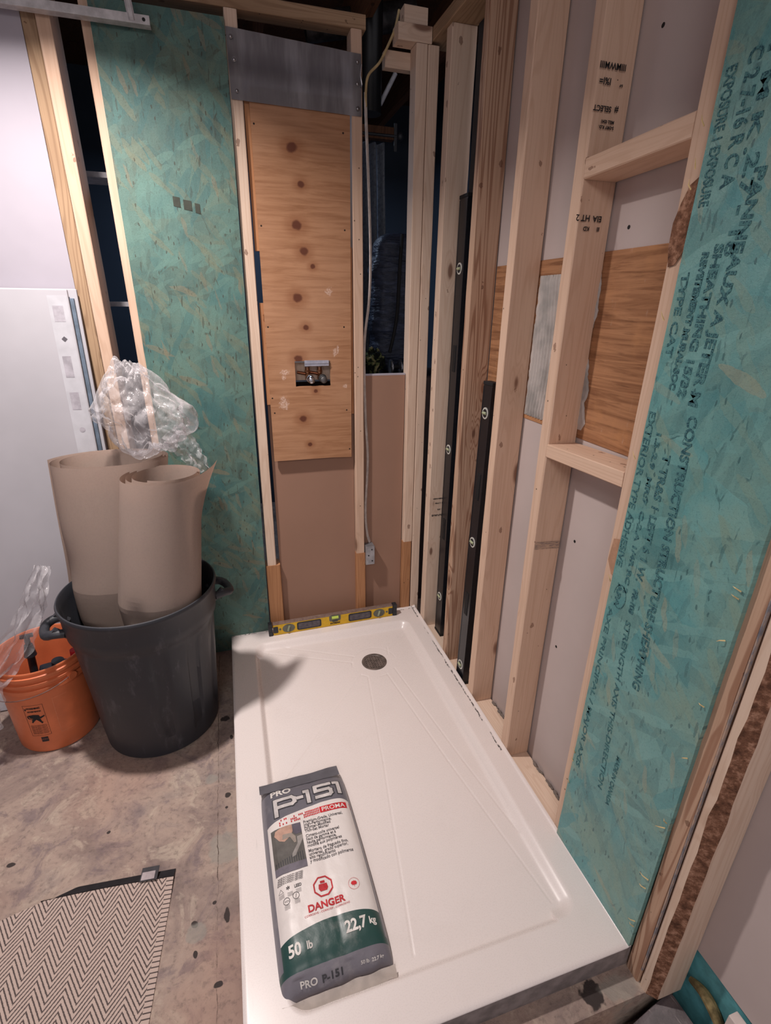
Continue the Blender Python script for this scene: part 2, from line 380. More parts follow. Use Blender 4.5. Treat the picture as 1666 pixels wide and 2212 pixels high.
# ------------------------------------------------------------------ setting
v = [(-3.4, -3.6, FZ), (-0.55, -3.6, FZ), (-0.55, -1.625, FZ), (0.6, -1.625, FZ), (0.6, 1.9, FZ), (-3.4, 1.9, FZ)]
bm = bmesh.new(); vs = [bm.verts.new(p) for p in v]; vb = [bm.verts.new((p[0], p[1], FZ - 0.12)) for p in v]
bm.faces.new(vs); bm.faces.new(vb[::-1])
for i in range(6): bm.faces.new((vb[i], vb[(i + 1) % 6], vs[(i + 1) % 6], vs[i]))
struct(done(bm, 'floor', CONC))
struct(boxobj('floor_recess', (-0.56, -3.6, -0.30), (0.6, -1.62, -0.195), CONC, origin=Vector((0, 0, -0.195))))
struct(boxobj('ceiling', (-3.4, -3.6, DZ), (0.6, -0.05, DZ + 0.03), DRY))
struct(boxobj('wall_left', (-3.4, -3.6, FZ), (-3.36, 0.0, DZ), DRY))
struct(boxobj('wall_back', (-3.4, 0.0, FZ), (-1.274, 0.013, DZ), DRY))
def panel_with_rects(name, lo, hi, mat): return boxobj(name, lo, hi, mat)
rp = [(-3.6, 0.082), (-1.60, 0.082), (-1.60, FZ), (-0.392, FZ), (-0.392, DZ), (-3.6, DZ)]
bm = bmesh.new(); ra = [bm.verts.new((0.0935, y, z)) for y, z in rp]; rb = [bm.verts.new((0.106, y, z)) for y, z in rp]
bm.faces.new(ra); bm.faces.new(rb[::-1])
for i in range(6): bm.faces.new((ra[i], rb[i], rb[(i + 1) % 6], ra[(i + 1) % 6]))
rw = struct(done(bm, 'wall_right', DRYG))
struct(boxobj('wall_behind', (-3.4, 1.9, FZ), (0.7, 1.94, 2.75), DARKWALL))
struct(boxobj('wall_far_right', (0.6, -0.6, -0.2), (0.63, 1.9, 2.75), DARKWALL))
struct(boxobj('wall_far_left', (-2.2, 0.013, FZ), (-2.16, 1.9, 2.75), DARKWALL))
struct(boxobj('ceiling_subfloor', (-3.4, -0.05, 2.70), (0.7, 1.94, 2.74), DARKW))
tag(boxobj('teal_board', (0.107, -2.6, -0.19), (0.119, -1.60, 0.30), plain('teal_paint', (96, 168, 176), 0.7)), 'blue-green painted board showing below the drywall at lower right', 'board')

# ------------------------------------------------------------------ framing: back wall
BD = 0.064
lumber('framing_stud', (-1.256, BD / 2, FZ + 0.04), (-1.254, BD / 2, 2.29), 0.038, BD, OLD, 'rough brown stud beside the left drywall edge, leftmost of all studs')
lumber('framing_stud', (-1.212, 0.045, FZ + 0.04), (-1.213, 0.045, 2.29), 0.037, 0.125, SPRUCE2, 'pale stud just right of the leftmost rough stud, deep side in shadow')
lumber('framing_stud', (-1.098, BD / 2, FZ + 0.04), (-1.098, BD / 2, 2.29), 0.038, BD, SPRUCE2, 'pale stud half covered by the left edge of the dull green panel')
lumber('framing_stud', (-0.7015, BD / 2, 0.3385), (-0.688, BD / 2, 2.29), 0.040, BD, SPRUCE, 'slightly leaning stud between the dull green panel and the plywood')
lumber('framing_stud', (-0.2855, BD / 2, 0.3455), (-0.284, BD / 2, 2.29), 0.038, BD, SPRUCE2, 'stud along the right edge of the plywood, white cable beside it')
lumber('framing_stud', (-0.0475, BD / 2, 0.3755), (-0.050, BD / 2, 2.28), 0.042, BD, SPRUCE, 'left one of the two doubled studs near the back corner')
lumber('framing_stud', (-0.003, BD / 2, FZ + 0.04), (-0.006, BD / 2, 2.28), 0.041, BD, SPRUCE, 'right one of the two doubled studs near the back corner')
lumber('bottom_plate', (-1.275, BD / 2, FZ + 0.019), (0.02, BD / 2, FZ + 0.019), BD, 0.038, SPRUCE, 'flat bottom plate under the back wall studs behind the shower base', 'plate', up=(0, 0, 1))
lumber('top_plate', (-1.28, BD / 2, 2.311), (-0.252, BD / 2, 2.311), BD, 0.040, OLD, 'brown top plate across the back wall above the metal flashing', 'plate', up=(0, 0, 1))
lumber('top_plate', (-0.138, 0.032, 2.306), (-0.015, 0.032, 2.306), 0.064, 0.048, SPRUCE, 'short plate on top of the doubled studs near the back corner', 'plate', up=(0, 0, 1))
lumber('wood_block', (-0.165, 0.083, 2.25), (-0.03, 0.083, 2.25), 0.036, 0.05, SPRUCE, 'small offcut block behind the top of the doubled studs', 'block', up=(0, 0, 1))
lumber('wood_block', (-0.03, 0.033, 2.3555), (-0.115, 0.033, 2.3555), 0.05, 0.05, SPRUCE, 'little pale block resting above the short plate', 'block', up=(0, 0, 1))
lumber('foot_block', (-0.698, 0.029, -0.037), (-0.697, 0.029, 0.338), 0.064, 0.064, ORANGE, 'orange pine foot block at base of the stud beside the green panel', 'block')
lumber('foot_block', (-0.284, 0.029, -0.037), (-0.284, 0.029, 0.345), 0.044, 0.064, ORANGE, 'orange pine foot block at base of the stud beside the cable', 'block')
lumber('foot_block', (-0.050, 0.030, -0.037), (-0.050, 0.030, 0.375), 0.042, 0.062, ORANGE, 'brown foot block at the base of the doubled studs', 'block')

# ------------------------------------------------------------------ framing: right wall (front faces at x = 0)
RD = 0.089
def rstud(y0, y1, w, mat, label, top=2.29, x0=0.0, z0=-0.036, **k):
    return lumber('framing_stud', (x0 + RD / 2 + 0.001, y0, z0), (x0 + RD / 2 + 0.001, y1, top), RD, w, mat, label, **k)
rstud(-0.106, -0.117, 0.048, SPRUCE, 'first stud of the right wall, in the back corner, printed with small stamps')
rstud(-0.390, -0.392, 0.036, FIR, 'reddish strongly grained stud, second from the back corner on right wall')
rstud(-0.656, -0.655, 0.039, SPRUCE2, 'third stud from the back corner, right of the short black level')
rstud(-0.932, -0.928, 0.040, SPRUCE2, 'stud carrying the left ends of both horizontal blocks')
rstud(-1.258, -1.262, 0.042, SPRUCE2, 'stud along the left edge of the bright teal panel, with dark bark patch')
rstud(-1.585, -1.589, 0.036, FIR, 'stud along the right edge of the bright teal panel, blue chalk on its edge', x0=-0.002, z0=FZ)
def bark():
    t = NT('bark'); o = t.obj(); a, _ = t.noise(o, 60, 5, 0.7); b, _ = t.noise(o, 22, 3, 0.6)
    col = t.ramp(a, [(0.32, srgb(82, 56, 44)), (0.5, srgb(130, 92, 72)), (0.68, srgb(184, 142, 118))]); t.bump(t.m_('ADD', a, b), 0.9, 0.006)
    return t.fin(col, 0.9, 0, 0.15)
BARK = bark()
rstud(-1.626, -1.628, 0.038, SPRUCE, 'outermost right stud with brown bark along its front edge', live=((-1, -1), 0.019, 0, BARK), x0=0.002, z0=FZ)
lumber('bottom_plate', (0.045, -0.05, FZ + 0.019), (0.045, -1.560, FZ + 0.019), 0.089, 0.038, SPRUCE, 'flat bottom plate under the right wall studs beside the shower base', 'plate', up=(0, 0, 1))
lumber('top_plate', (0.040, 0.06, 2.311), (0.040, -2.2, 2.311), 0.105, 0.040, OLD, 'top plate running over the right wall studs toward the viewer', 'plate', up=(0, 0, 1))
lumber('blocking', (RD / 2, -0.950, 1.727), (RD / 2, -1.240, 1.733), RD, 0.040, SPRUCE2, 'upper horizontal block between two right wall studs', 'block', up=(0, 0, 1))
lumber('blocking', (RD / 2, -0.950, 1.081), (RD / 2, -1.240, 1.092), RD, 0.036, SPRUCE2, 'lower horizontal block between two right wall studs, splintered front', 'block', up=(0, 0, 1))

# stains as thin wane patches on the stud beside the teal panel (bark pocket)
def flake(name, pts, axis, val, th, mat, parent):
    v = []; f = []
    n = len(pts)
    for s in (0, 1):
        for a, b in pts:
            v.append((val - s * th, a, b) if axis == 0 else (a, val - s * th, b))
    f = [tuple(range(n)), tuple(range(n, 2 * n))[::-1]] + [(i, (i + 1) % n, n + (i + 1) % n, n + i) for i in range(n)]
    o = fromdata(name, v, f, mat, None)
    if parent is not None: o.parent = parent; o.matrix_parent_inverse = parent.matrix_world.inverted()
    return o
bpy.context.view_layer.update()
studs = [o for o in C.objects if o.name.startswith('framing_stud')]
def find(sub): return [o for o in C.objects if sub in o.get('label', '')][0]
s5 = find('dark bark patch')
flake('bark_patch', [(-1.262, 1.640), (-1.283, 1.652), (-1.283, 1.56), (-1.276, 1.535), (-1.262, 1.515), (-1.248, 1.512), (-1.240, 1.545), (-1.240, 1.585), (-1.250, 1.615)], 0, -0.0005, 0.0015, BARK, s5)['label'] = 'dark brown bark patch'
flake('knot_patch', [(-1.250, 0.955), (-1.280, 0.965), (-1.280, 0.87), (-1.262, 0.87), (-1.245, 0.90)], 0, -0.0004, 0.0008, plain('stain', (188, 146, 118), 0.8), s5)
s4 = find('left ends of both'); s1 = find('printed with small stamps')
def stamp(txt, x, y, z, size, parent, flip=False, bold=0.0004, mat=None):
    m = frame((x, y, z), (-1, 0, 0) if flip else (1, 0, 0), (0, 0, -1) if flip else (0, 0, 1))
    o = text_mesh('ink_stamp', txt, size, mat or INK, None, bold=bold, mw=m)
    o.parent = parent; o.matrix_parent_inverse = parent.matrix_world.inverted(); return o
for txt, x, z, sz in [('IIIMWMIII', 0.062, 1.905, 0.016), ('I%I=', 0.030, 1.878, 0.017), ('S-P', 0.060, 1.878, 0.006), ('SELECT', 0.040, 1.832, 0.014), ('#', 0.058, 1.832, 0.016), ('MILL 0241', 0.052, 1.812, 0.008), ('S-DRY K.D.', 0.053, 1.802, 0.008), ('HT 2', 0.026, 1.625, 0.018), ('KD', 0.028, 1.606, 0.012), ('EIA', 0.058, 1.625, 0.017), ('ill', 0.056, 1.606, 0.012)]:
    stamp(txt, x + 0.004, -0.9535, z + sz * 0.7, sz, s4, True)
for txt, x, z, sz in [('E', 0.016, 0.815, 0.020), ('AGA', 0.060, 0.822, 0.009), ('X', 0.052, 0.812, 0.014), ('KEBRONSEN', 0.064, 0.637, 0.008), ('8  I.17700', 0.066, 0.615, 0.009), ('-  6V2', 0.064, 0.584, 0.009), ('BuPoMolB', 0.066, 0.555, 0.012)]:
    stamp(txt, x if x > 0.03 else x + 0.012, -0.1335, z + sz * 0.7, sz, s1, True)
t = NT('pencil'); a, _ = t.noise(t.map(t.obj(), sc=(60, 60, 900)), 1, 3, 0.6)
PENCIL = t.fin(t.mix(t.fr(a, 0.45, 0.6), srgb(196, 166, 142), srgb(120, 108, 108)), 0.8, 0, 0.2)
flake('pencil_mark', [(0.004, 0.806), (0.086, 0.800), (0.087, 0.778), (0.004, 0.783)], 1, -0.9525, 0.0006, PENCIL, s4)
bpy.context.view_layer.update()
s6 = find('blue chalk on its edge')
t = NT('gap_shading'); a, _ = t.noise(t.map(t.obj(), sc=(1, 1, .25)), 130, 4, 0.7)
GAP_SHADING = t.fin(t.ramp(a, [(0.42, srgb(176, 152, 136)), (0.55, srgb(136, 130, 132)), (0.70, srgb(100, 102, 112))]), 0.9, 0, 0.2)  # blue-grey tones paint the shading in the gap between the two end studs
bm = bmesh.new(); box(bm, (-0.0028, -1.6062, -0.02), (0.004, -1.6036, 1.7)); o = done(bm, 'gap_shading_strip', GAP_SHADING); o.parent = s6; o.matrix_parent_inverse = s6.matrix_world.inverted(); o['label'] = 'blue chalk streak'
# staples / paper bit at the block ends
# ------------------------------------------------------------------ sheet panels
def sheet(name, quad_bottom, quad_top, depth, mat, label, cat, xaxis='x'):
    """sheet in local XZ plane; quad (u0,u1) at bottom z and top z"""
    (a0, a1, z0), (b0, b1, z1) = quad_bottom, quad_top
    bm = bmesh.new(); n = 60; front = []; back = []
    rn = random.Random(5)
    for i in range(n + 1):
        t_ = i / n; z = z0 + (z1 - z0) * t_; l = a0 + (b0 - a0) * t_; r = a1 + (b1 - a1) * t_
        jl = 0.0008 * noise.noise((z * 30, 1, a0)); jr = 0.0012 * noise.noise((z * 40, 7, a1))
        front.append((bm.verts.new((l + jl, 0, z)), bm.verts.new((r + jr, 0, z)))); back.append((bm.verts.new((l + jl, depth, z)), bm.verts.new((r + jr, depth, z))))
    for i in range(n):
        bm.faces.new((front[i][0], front[i][1], front[i + 1][1], front[i + 1][0])); bm.faces.new((back[i][1], back[i][0], back[i + 1][0], back[i + 1][1]))
        bm.faces.new((front[i][1], back[i][1], back[i + 1][1], front[i + 1][1])); bm.faces.new((back[i][0], front[i][0], front[i + 1][0], back[i + 1][0]))
    bm.faces.new((front[0][0], back[0][0], back[0][1], front[0][1])); bm.faces.new((front[-1][0], front[-1][1], back[-1][1], back[-1][0]))
    o = done(bm, name, mat); return tag(o, label, cat)
oL = sheet('osb_panel', (-1.090, -0.738, FZ), (-1.090, -0.709, 2.262), 0.011, OSB_L, 'dull green coated strand board on the back wall behind the trash can', 'board'); oL.location = (0, -0.0115, 0)
oR = sheet('osb_panel', (1.269, 1.566, 0.006), (1.293, 1.582, 2.10), 0.011, OSB_R, 'bright teal coated strand board on the right wall, covered in printed lettering', 'board')
oR.matrix_world = Matrix(((0, 1, 0, -0.0115), (-1, 0, 0, 0), (0, 0, 1, 0), (0, 0, 0, 1)))
bpy.context.view_layer.update()
def osb_text(s, y, z0, z1, h, bold=0.0008, mat=None, y1=None, name='printed_lettering'):
    y1 = y if y1 is None else y1
    d = Vector((0, y1 - y, z1 - z0)); m = frame((-0.0122, y, z0), d, (0, -1, 0)) if abs(d.y) < 1e-6 else frame((-0.0122, y, z0), d.normalized(), Vector((1, 0, 0)).cross(d.normalized()) * -1 * -1)
    x = d.normalized(); nrm = Vector((-1, 0, 0)); yy = nrm.cross(x); m = frame((-0.0122, y, z0), x, yy)
    o = text_mesh(name, s, h * 1.35, mat or INKT, None, bold=bold)
    me = o.data; xs = [v.co.x for v in me.vertices]; w = max(xs) - min(xs); k = d.length / w
    for v in me.vertices: v.co.x *= k
    me.transform(m); o.parent = oR; o.matrix_parent_inverse = oR.matrix_world.inverted(); return o
osb_text('EXTERIOR TYPE ADHESIVE', -1.2875, 1.254, 0.909, 0.017, 0.0004, y1=-1.2830)
osb_text('AXE PRINCIPAL / MAJOR AXIS', -1.287, 0.80, 0.30, 0.014, 0.0003)
osb_text('STRENGTH AXIS THIS DIRECTION', -1.343, 0.80, 0.32, 0.015, 0.0003, y1=-1.372)
osb_text('TYPE CAT', -1.296, 1.50, 1.355, 0.016, 0.0006)
osb_text('EXPOSURE 1 EXPOSURE', -1.298, 1.790, 1.600, 0.020, 0.0006, y1=-1.300)
osb_text('C 2 7-16 R C A', -1.335, 1.80, 1.62, 0.024, 0.0010)
osb_text('2 T M K .', -1.365, 1.84, 1.66, 0.018, 0.0010)
osb_text('REVETEMENT MURAL-SOC', -1.330, 1.53, 1.30, 0.013, 0.0010, y1=-1.322)
osb_text('SHEATHING 15/32', -1.352, 1.54, 1.29, 0.017, 0.0009, y1=-1.345)
osb_text('2.7 - 16', -1.372, 1.66, 1.52, 0.022, 0.0008)
osb_text('PANNEAUX A JETER M', -1.392, 1.64, 1.28, 0.020, 0.0010, y1=-1.372)
osb_text('CONSTRUCTION STRUCTURE SHEATHING', -1.379, 1.262, 0.66, 0.020, 0.0009, y1=-1.400)
osb_text('T TR&S 1 LEFT 6 1 W.', -1.343, 1.18, 0.90, 0.018, 0.0008, y1=-1.345)
osb_text('1.5-2.9  MR:7  C-2.A 1/4R RC 2', -1.316, 1.22, 0.86, 0.012, 0.0006, y1=-1.318)
osb_text('PR-108', -1.345, 0.88, 0.82, 0.013, 0.0010)
osb_text('APA', -1.300, 0.87, 0.81, 0.014, 0.0006)
osb_text('MADE IN CANADA', -1.405, 0.46, 0.30, 0.012, 0.0004)
# logo oval
bm = bmesh.new(); pr = []
for rr in (0.030, 0.0275):
    pr.append([bm.verts.new((-0.0122, -1.312 + rr * 0.62 * math.cos(a), 0.84 + rr * math.sin(a))) for a in [2 * PI * k / 40 for k in range(40)]])
for k in range(34): bm.faces.new((pr[0][k], pr[0][k + 1], pr[1][k + 1], pr[1][k]))
o = done(bm, 'printed_oval', INKT); o.parent = oR; o.matrix_parent_inverse = oR.matrix_world.inverted()
# splinters along the right edge of the teal board
rn = random.Random(3); bm = bmesh.new()
for z, L in [(1.00, .030), (0.985, .02), (0.42, .025), (0.435, 0.02), (0.62, .018), (0.25, .02), (0.22, .015), (0.10, .02), (0.08, .012), (0.75, .012), (0.9, .014)]:
    y = -1.567; p0 = Vector((-0.013, y + 0.004, z)); p1 = p0 + Vector((-0.006, rn.uniform(0.2, 1) * L, rn.uniform(-.6, .8) * L))
    tube(bm, [p0, (p0 + p1) / 2 + Vector((-.004, 0, .002)), p1], [0.0014, 0.001, 0.0003], 5)
for z in (1.72, 1.66, 1.63, 1.42, 1.15, 0.86, 0.33, 0.30, 0.22):
    p0 = Vector((-0.012, -1.276, z)); tube(bm, [p0, p0 + Vector((-.003, rn.uniform(-.004, .006), .008)), p0 + Vector((-.004, rn.uniform(0, .008), .016))], [0.0012, 0.001, 0.0003], 5)
o = done(bm, 'wood_splinters', plain('splinter', (226, 196, 140), 0.8)); o.parent = oR; o.matrix_parent_inverse = oR.matrix_world.inverted(); o['label'] = 'pale torn wood splinters'; o['kind'] = 'stuff'

# brown paper-faced board between studs, in the wall cavity
tag(boxobj('brown_board', (-0.664, 0.029, FZ + 0.04), (-0.306, 0.041, 1.100), BROWN, bev=0.0), 'brown paper-faced board in the wall bay below the plywood', 'board')
bb = tag(boxobj('brown_board', (-0.264, 0.029, FZ + 0.04), (-0.073, 0.041, 1.165), BROWN), 'narrow brown paper-faced board right of the white cable', 'board')
boxobj('white_core', (-0.264, 0.0285, 1.165), (-0.073, 0.0415, 1.172), DRY, None).parent = bb
C.objects['white_core'].matrix_parent_inverse = Matrix.Translation(bb.location).inverted(); C.objects['white_core']['label'] = 'white cut top edge'

# plywood panel with cut-out (local XZ, thickness into +Y)
def plywood_mat():
    t = NT('plywood'); o = t.obj(); s = t.sep(o); p2 = t.com(s[0], 0.0, s[2])
    a, _ = t.noise(t.map(p2, sc=(5, 1, 60)), 1.0, 4, 0.6, 0.6); b, _ = t.noise(t.map(p2, sc=(22, 1, 240)), 1.0, 3, 0.6)
    c, _ = t.noise(p2, 3.0, 3, 0.5)
    col = t.mix(t.fr(a, 0.35, 0.75), srgb(180, 134, 100), srgb(152, 106, 74))
    col = t.mix(t.m_('MULTIPLY', t.fr(b, 0.55, 0.8), 0.45), col, srgb(132, 88, 60))
    col = t.mix(t.m_('MULTIPLY', t.fr(c, 0.4, 0.7), 0.4), col, srgb(190, 148, 118))
    kn = [((-0.518, 0, 1.943), .021, 1), ((-0.492, 0, 1.836), .014, 1), ((-0.514, 0, 1.708), .021, 1), ((-0.491, 0, 1.624), .018, 1), ((-0.461, 0, 1.574), .011, 1), ((-0.524, 0, 1.465), .021, 1), ((-0.497, 0, 1.359), .013, 1),
          ((-0.532, 0, 1.242), .019, 1), ((-0.468, 0, 1.113), .010, 1), ((-0.526, 0, 1.001), .018, 1), ((-0.502, 0, 0.891), .011, 1)]
    d = spots(t, p2, [(p, r * 1.15, (1, 0, 1.15)) for p, r, _ in kn], 0.25, 55)
    col = t.mix(t.m_('MULTIPLY', t.m_('SUBTRACT', 1.0, t.fr(d, 0.8, 2.6), clamp=True), 0.45), col, srgb(130, 76, 44))
    col = t.mix(t.m_('MULTIPLY', t.m_('SUBTRACT', 1.0, t.fr(d, 0.5, 0.95), clamp=True), 0.9), col, srgb(92, 48, 34))
    hole = spots(t, p2, [(p, 0.0035, (1, 0, 1)) for p in [(-0.640, 0, 2.0), (-0.335, 0, 2.0), (-0.642, 0, 1.36), (-0.345, 0, 1.36), (-0.64, 0, 1.03), (-0.34, 0, 1.03), (-0.645, 0, 1.09), (-0.33, 0, 0.86), (-0.64, 0, 1.7), (-0.335, 0, 1.7)]], 0.1, 50)
    col = t.mix(t.m_('SUBTRACT', 1.0, t.fr(hole, 0.8, 1.0), clamp=True), col, (0.02, 0.012, 0.01, 1))
    sm = spots(t, p2, [((-0.403, 0, 1.488), .016, (1, 0, 1)), ((-0.385, 0, 1.262), .014, (1.6, 0, 0.8)), ((-0.372, 0, 1.275), .012, (2, 0, 0.7)), ((-0.59, 0, 1.19), .016, (.8, 0, 1.2)), ((-0.595, 0, 1.17), .010, (1, 0, 1)), ((-0.345, 0, 1.13), .010, (1, 0, 1)), ((-0.6, 0, 1.07), .02, (1, 0, .7))], 0.9, 70)
    g, _ = t.noise(p2, 160, 3, 0.7)
    col = t.mix(t.m_('MULTIPLY', t.m_('MULTIPLY', t.m_('SUBTRACT', 1.0, t.fr(sm, 0.6, 1.1), clamp=True), t.fr(g, 0.35, 0.6)), 0.65), col, srgb(226, 200, 186))
    t.bump(t.m_('ADD', a, b), 0.15, 0.001)
    return t.fin(col, 0.65, 0, 0.3)
PLY = plywood_mat()
xs = [-0.655, -0.548, -0.405, -0.322]; zs = [0.827, 1.133, 1.232, 2.10]
bm = bmesh.new(); th = 0.012
def pq(x, z): # slight skew of the side edges
    return x + (0.004 * (z - 0.827) if x < -0.6 else (0.010 * (z - 0.827) if x > -0.33 else 0))
g = {}
for k, y in enumerate((0.0, th)):
    for i, x in enumerate(xs):
        for j, z in enumerate(zs): g[i, j, k] = bm.verts.new((pq(x, z), y, z - (0.004 if (j == 0 and i == 3) else 0)))
for i in range(3):
    for j in range(3):
        if (i, j) == (1, 1): continue
        bm.faces.new((g[i, j, 0], g[i + 1, j, 0], g[i + 1, j + 1, 0], g[i, j + 1, 0])); bm.faces.new((g[i, j, 1], g[i, j + 1, 1], g[i + 1, j + 1, 1], g[i + 1, j, 1]))
for i in range(3):
    for j in (0, 3): bm.faces.new((g[i, j, 0], g[i + 1, j, 0], g[i + 1, j, 1], g[i, j, 1])); bm.faces.new((g[0, i, 0], g[0, i + 1, 0], g[0, i + 1, 1], g[0, i, 1])) if j == 0 else bm.faces.new((g[3, i, 0], g[3, i + 1, 0], g[3, i + 1, 1], g[3, i, 1]))
for a, b in (((1, 1), (2, 1)), ((2, 1), (2, 2)), ((2, 2), (1, 2)), ((1, 2), (1, 1))): bm.faces.new((g[a[0], a[1], 0], g[b[0], b[1], 0], g[b[0], b[1], 1], g[a[0], a[1], 1]))
ply = tag(done(bm, 'plywood_board', PLY), 'tall orange plywood backer with row of dark knots and valve cut-out', 'board'); ply.location = (0, 0.002, 0)
for x0, x1, z0, z1, lb in ((-0.667, -0.60, 1.62, 2.08, 'upper backing strip of plywood behind the left edge of the knotty panel'), (-0.667, -0.60, 1.062, 1.445, 'lower backing strip of plywood behind the left edge of the knotty panel'), (-0.37, -0.3055, 1.01, 1.645, 'backing strip of plywood behind the right edge of the knotty panel')):
    tag(boxobj('plywood_strip', (x0, 0.0145, z0), (x1, 0.027, z1), ORANGE, bev=0.001), lb, 'strip')

# valve block and valves
tag(boxobj('mounting_block', (-0.600, 0.060, 1.150), (-0.345, 0.098, 1.222), SPRUCE, bev=0.002), 'pale wooden block behind the shower valves in the plywood cut-out', 'block')
clip = tag(boxobj('cable_guard_plate', (-0.510, -0.006, 1.213), (-0.412, -0.0005, 1.235), plain('zinc_plate', (196, 198, 214), 0.35, 0.6), bev=0.001), 'small zinc plate along the top of the plywood cut-out', 'plate')
bm = bmesh.new(); box(bm, (-0.049, -0.0045, -0.002), (0.049, -0.003, 0.0)); o = done(bm, 'plate_lip', CHROME, clip)
def valve(x, label, front):
    r = thing('shower_valve', (x, 0.045, 1.185), label, 'valve', 'paired shower valves')
    bm = bmesh.new(); cyl(bm, (0, 0, -0.030), (0, 0, 0.020), 0.0095, n=20); cyl(bm, (0, 0, 0.0), (0, 0, 0.008), 0.012, n=6); done(bm, 'valve_body', BRASS, r, True)
    bm = bmesh.new(); cyl(bm, (0, 0, 0.018), (0, 0, 0.034), 0.0085, n=20); cyl(bm, (0, 0, 0.026), (0, 0, 0.029), 0.0105, n=20); done(bm, 'outlet_cap', plain('grey_cap', (196, 192, 190), 0.4), r, True)
    bm = bmesh.new(); cyl(bm, (0, 0.0, -0.012), (0.006, -0.030, -0.022), 0.0105, n=20); done(bm, 'valve_stem', BRASS, r, True)
    bm = bmesh.new(); cyl(bm, (0.006, -0.028, -0.022), (0.009, -0.044, -0.027), 0.015, 0.0145, n=24); sph(bm, (0.0095, -0.045, -0.0275), 0.0145, 10, (1, 0.45, 1)); cyl(bm, (0.006, -0.029, -0.022), (0.0066, -0.032, -0.023), 0.017, n=24); done(bm, 'stem_cover', front, r, True)
    bm = bmesh.new(); cyl(bm, (-0.040, 0.012, -0.002), (0, 0.0, -0.008), 0.006, n=14); done(bm, 'inlet_pipe', plain('copper', (158, 100, 72), 0.35, 0.9), r, True)
valve(-0.493, 'left shower valve with shiny chrome front in plywood cut-out', CHROME)
valve(-0.443, 'right shower valve with dull dark front in plywood cut-out', plain('dull_metal', (110, 108, 108), 0.5, 0.8))

# metal flashing with screws
bm = bmesh.new(); cols = 14; rowsZ = [0.0, 0.30, 0.495, 0.505, 0.75, 1.0]; G = []
for j, t_ in enumerate(rowsZ):
    row = []
    for i in range(cols + 1):
        u = i / cols; zt = 2.243 - 0.019 * u; zb = 2.058 - 0.007 * u; x = -0.7065 + u * 0.437 + 0.0; z = zb + (zt - zb) * t_
        y = -0.0045 + 0.0025 * noise.noise((u * 6, t_ * 3, 1)) - (0.003 if j == 2 else 0) - (0.002 if j == 3 else 0)
        row.append(bm.verts.new((x, y, z)))
    G.append(row)
for j in range(len(G) - 1):
    for i in range(cols): bm.faces.new((G[j][i], G[j][i + 1], G[j + 1][i + 1], G[j + 1][i]))
r = bmesh.ops.solidify(bm, geom=bm.faces[:], thickness=0.001)
fl = tag(done(bm, 'metal_flashing', STEEL, None, True), 'grey galvanised sheet flashing screwed across the top of the bay', 'flashing')
for x, z in [(-0.693, 2.218), (-0.688, 2.161), (-0.687, 2.081), (-0.283, 2.201), (-0.284, 2.141), (-0.283, 2.072)]:
    bm = bmesh.new(); sph(bm, (x, -0.009, z), 0.0055, 8, (1, 0.5, 1)); cyl(bm, (x, -0.0095, z), (x, -0.006, z), 0.0068, n=16); done(bm, 'screw', SCREWM, fl, True)
bm = bmesh.new()
pr = [(-0.270, 2.195), (-0.273, 2.165), (-0.268, 2.140), (-0.272, 2.130)]
tube(bm, [(x, -0.008, z) for x, z in pr], 0.003, 6); done(bm, 'bent_edge', CHROME, fl, True)

# ------------------------------------------------------------------ plywood patch on the right drywall and mortar smears
def old_ply():
    t = NT('weathered_plywood'); o = t.obj(); s = t.sep(o); p = t.com(0.0, s[1], s[2])
    a, _ = t.noise(t.map(p, sc=(1, 3.0, 60)), 1.0, 5, 0.6, 1.0); b, _ = t.noise(p, 6, 4, 0.6); c, _ = t.noise(t.map(p, sc=(1, 14, 180)), 1, 3, 0.6)
    col = t.mix(t.fr(a, 0.35, 0.7), srgb(176, 128, 92), srgb(130, 88, 60)); col = t.mix(t.m_('MULTIPLY', t.fr(b, 0.5, 0.7), 0.5), col, srgb(196, 142, 96))
    col = t.mix(t.m_('MULTIPLY', t.fr(c, 0.55, 0.75), 0.5), col, srgb(96, 62, 42))
    g, _ = t.noise(t.map(p, sc=(1, 2.5, 1)), 14, 5, 0.7); col = t.mix(t.m_('MULTIPLY', t.fr(g, 0.6, 0.8), 0.5), col, srgb(200, 172, 156))
    t.bump(t.m_('ADD', a, c), 0.3, 0.001); return t.fin(col, 0.75, 0, 0.3)
OPLY = old_ply()
tag(boxobj('plywood_sheet', (0.0908, -1.232, 1.112), (0.1025, -0.411, 1.566), OPLY, bev=0.0015), 'weathered plywood sheet behind the right wall studs, mortar along its edge', 'board')
t = NT('thinset_mortar'); a, _ = t.noise(t.obj(), 60, 5, 0.7); b, _ = t.noise(t.obj(), 12, 3, 0.6)
t.bump(a, 0.25, 0.001); MORT = t.fin(t.mix(t.fr(b, 0.4, 0.65), srgb(238, 232, 228), srgb(210, 206, 202)), 0.85, 0, 0.2)
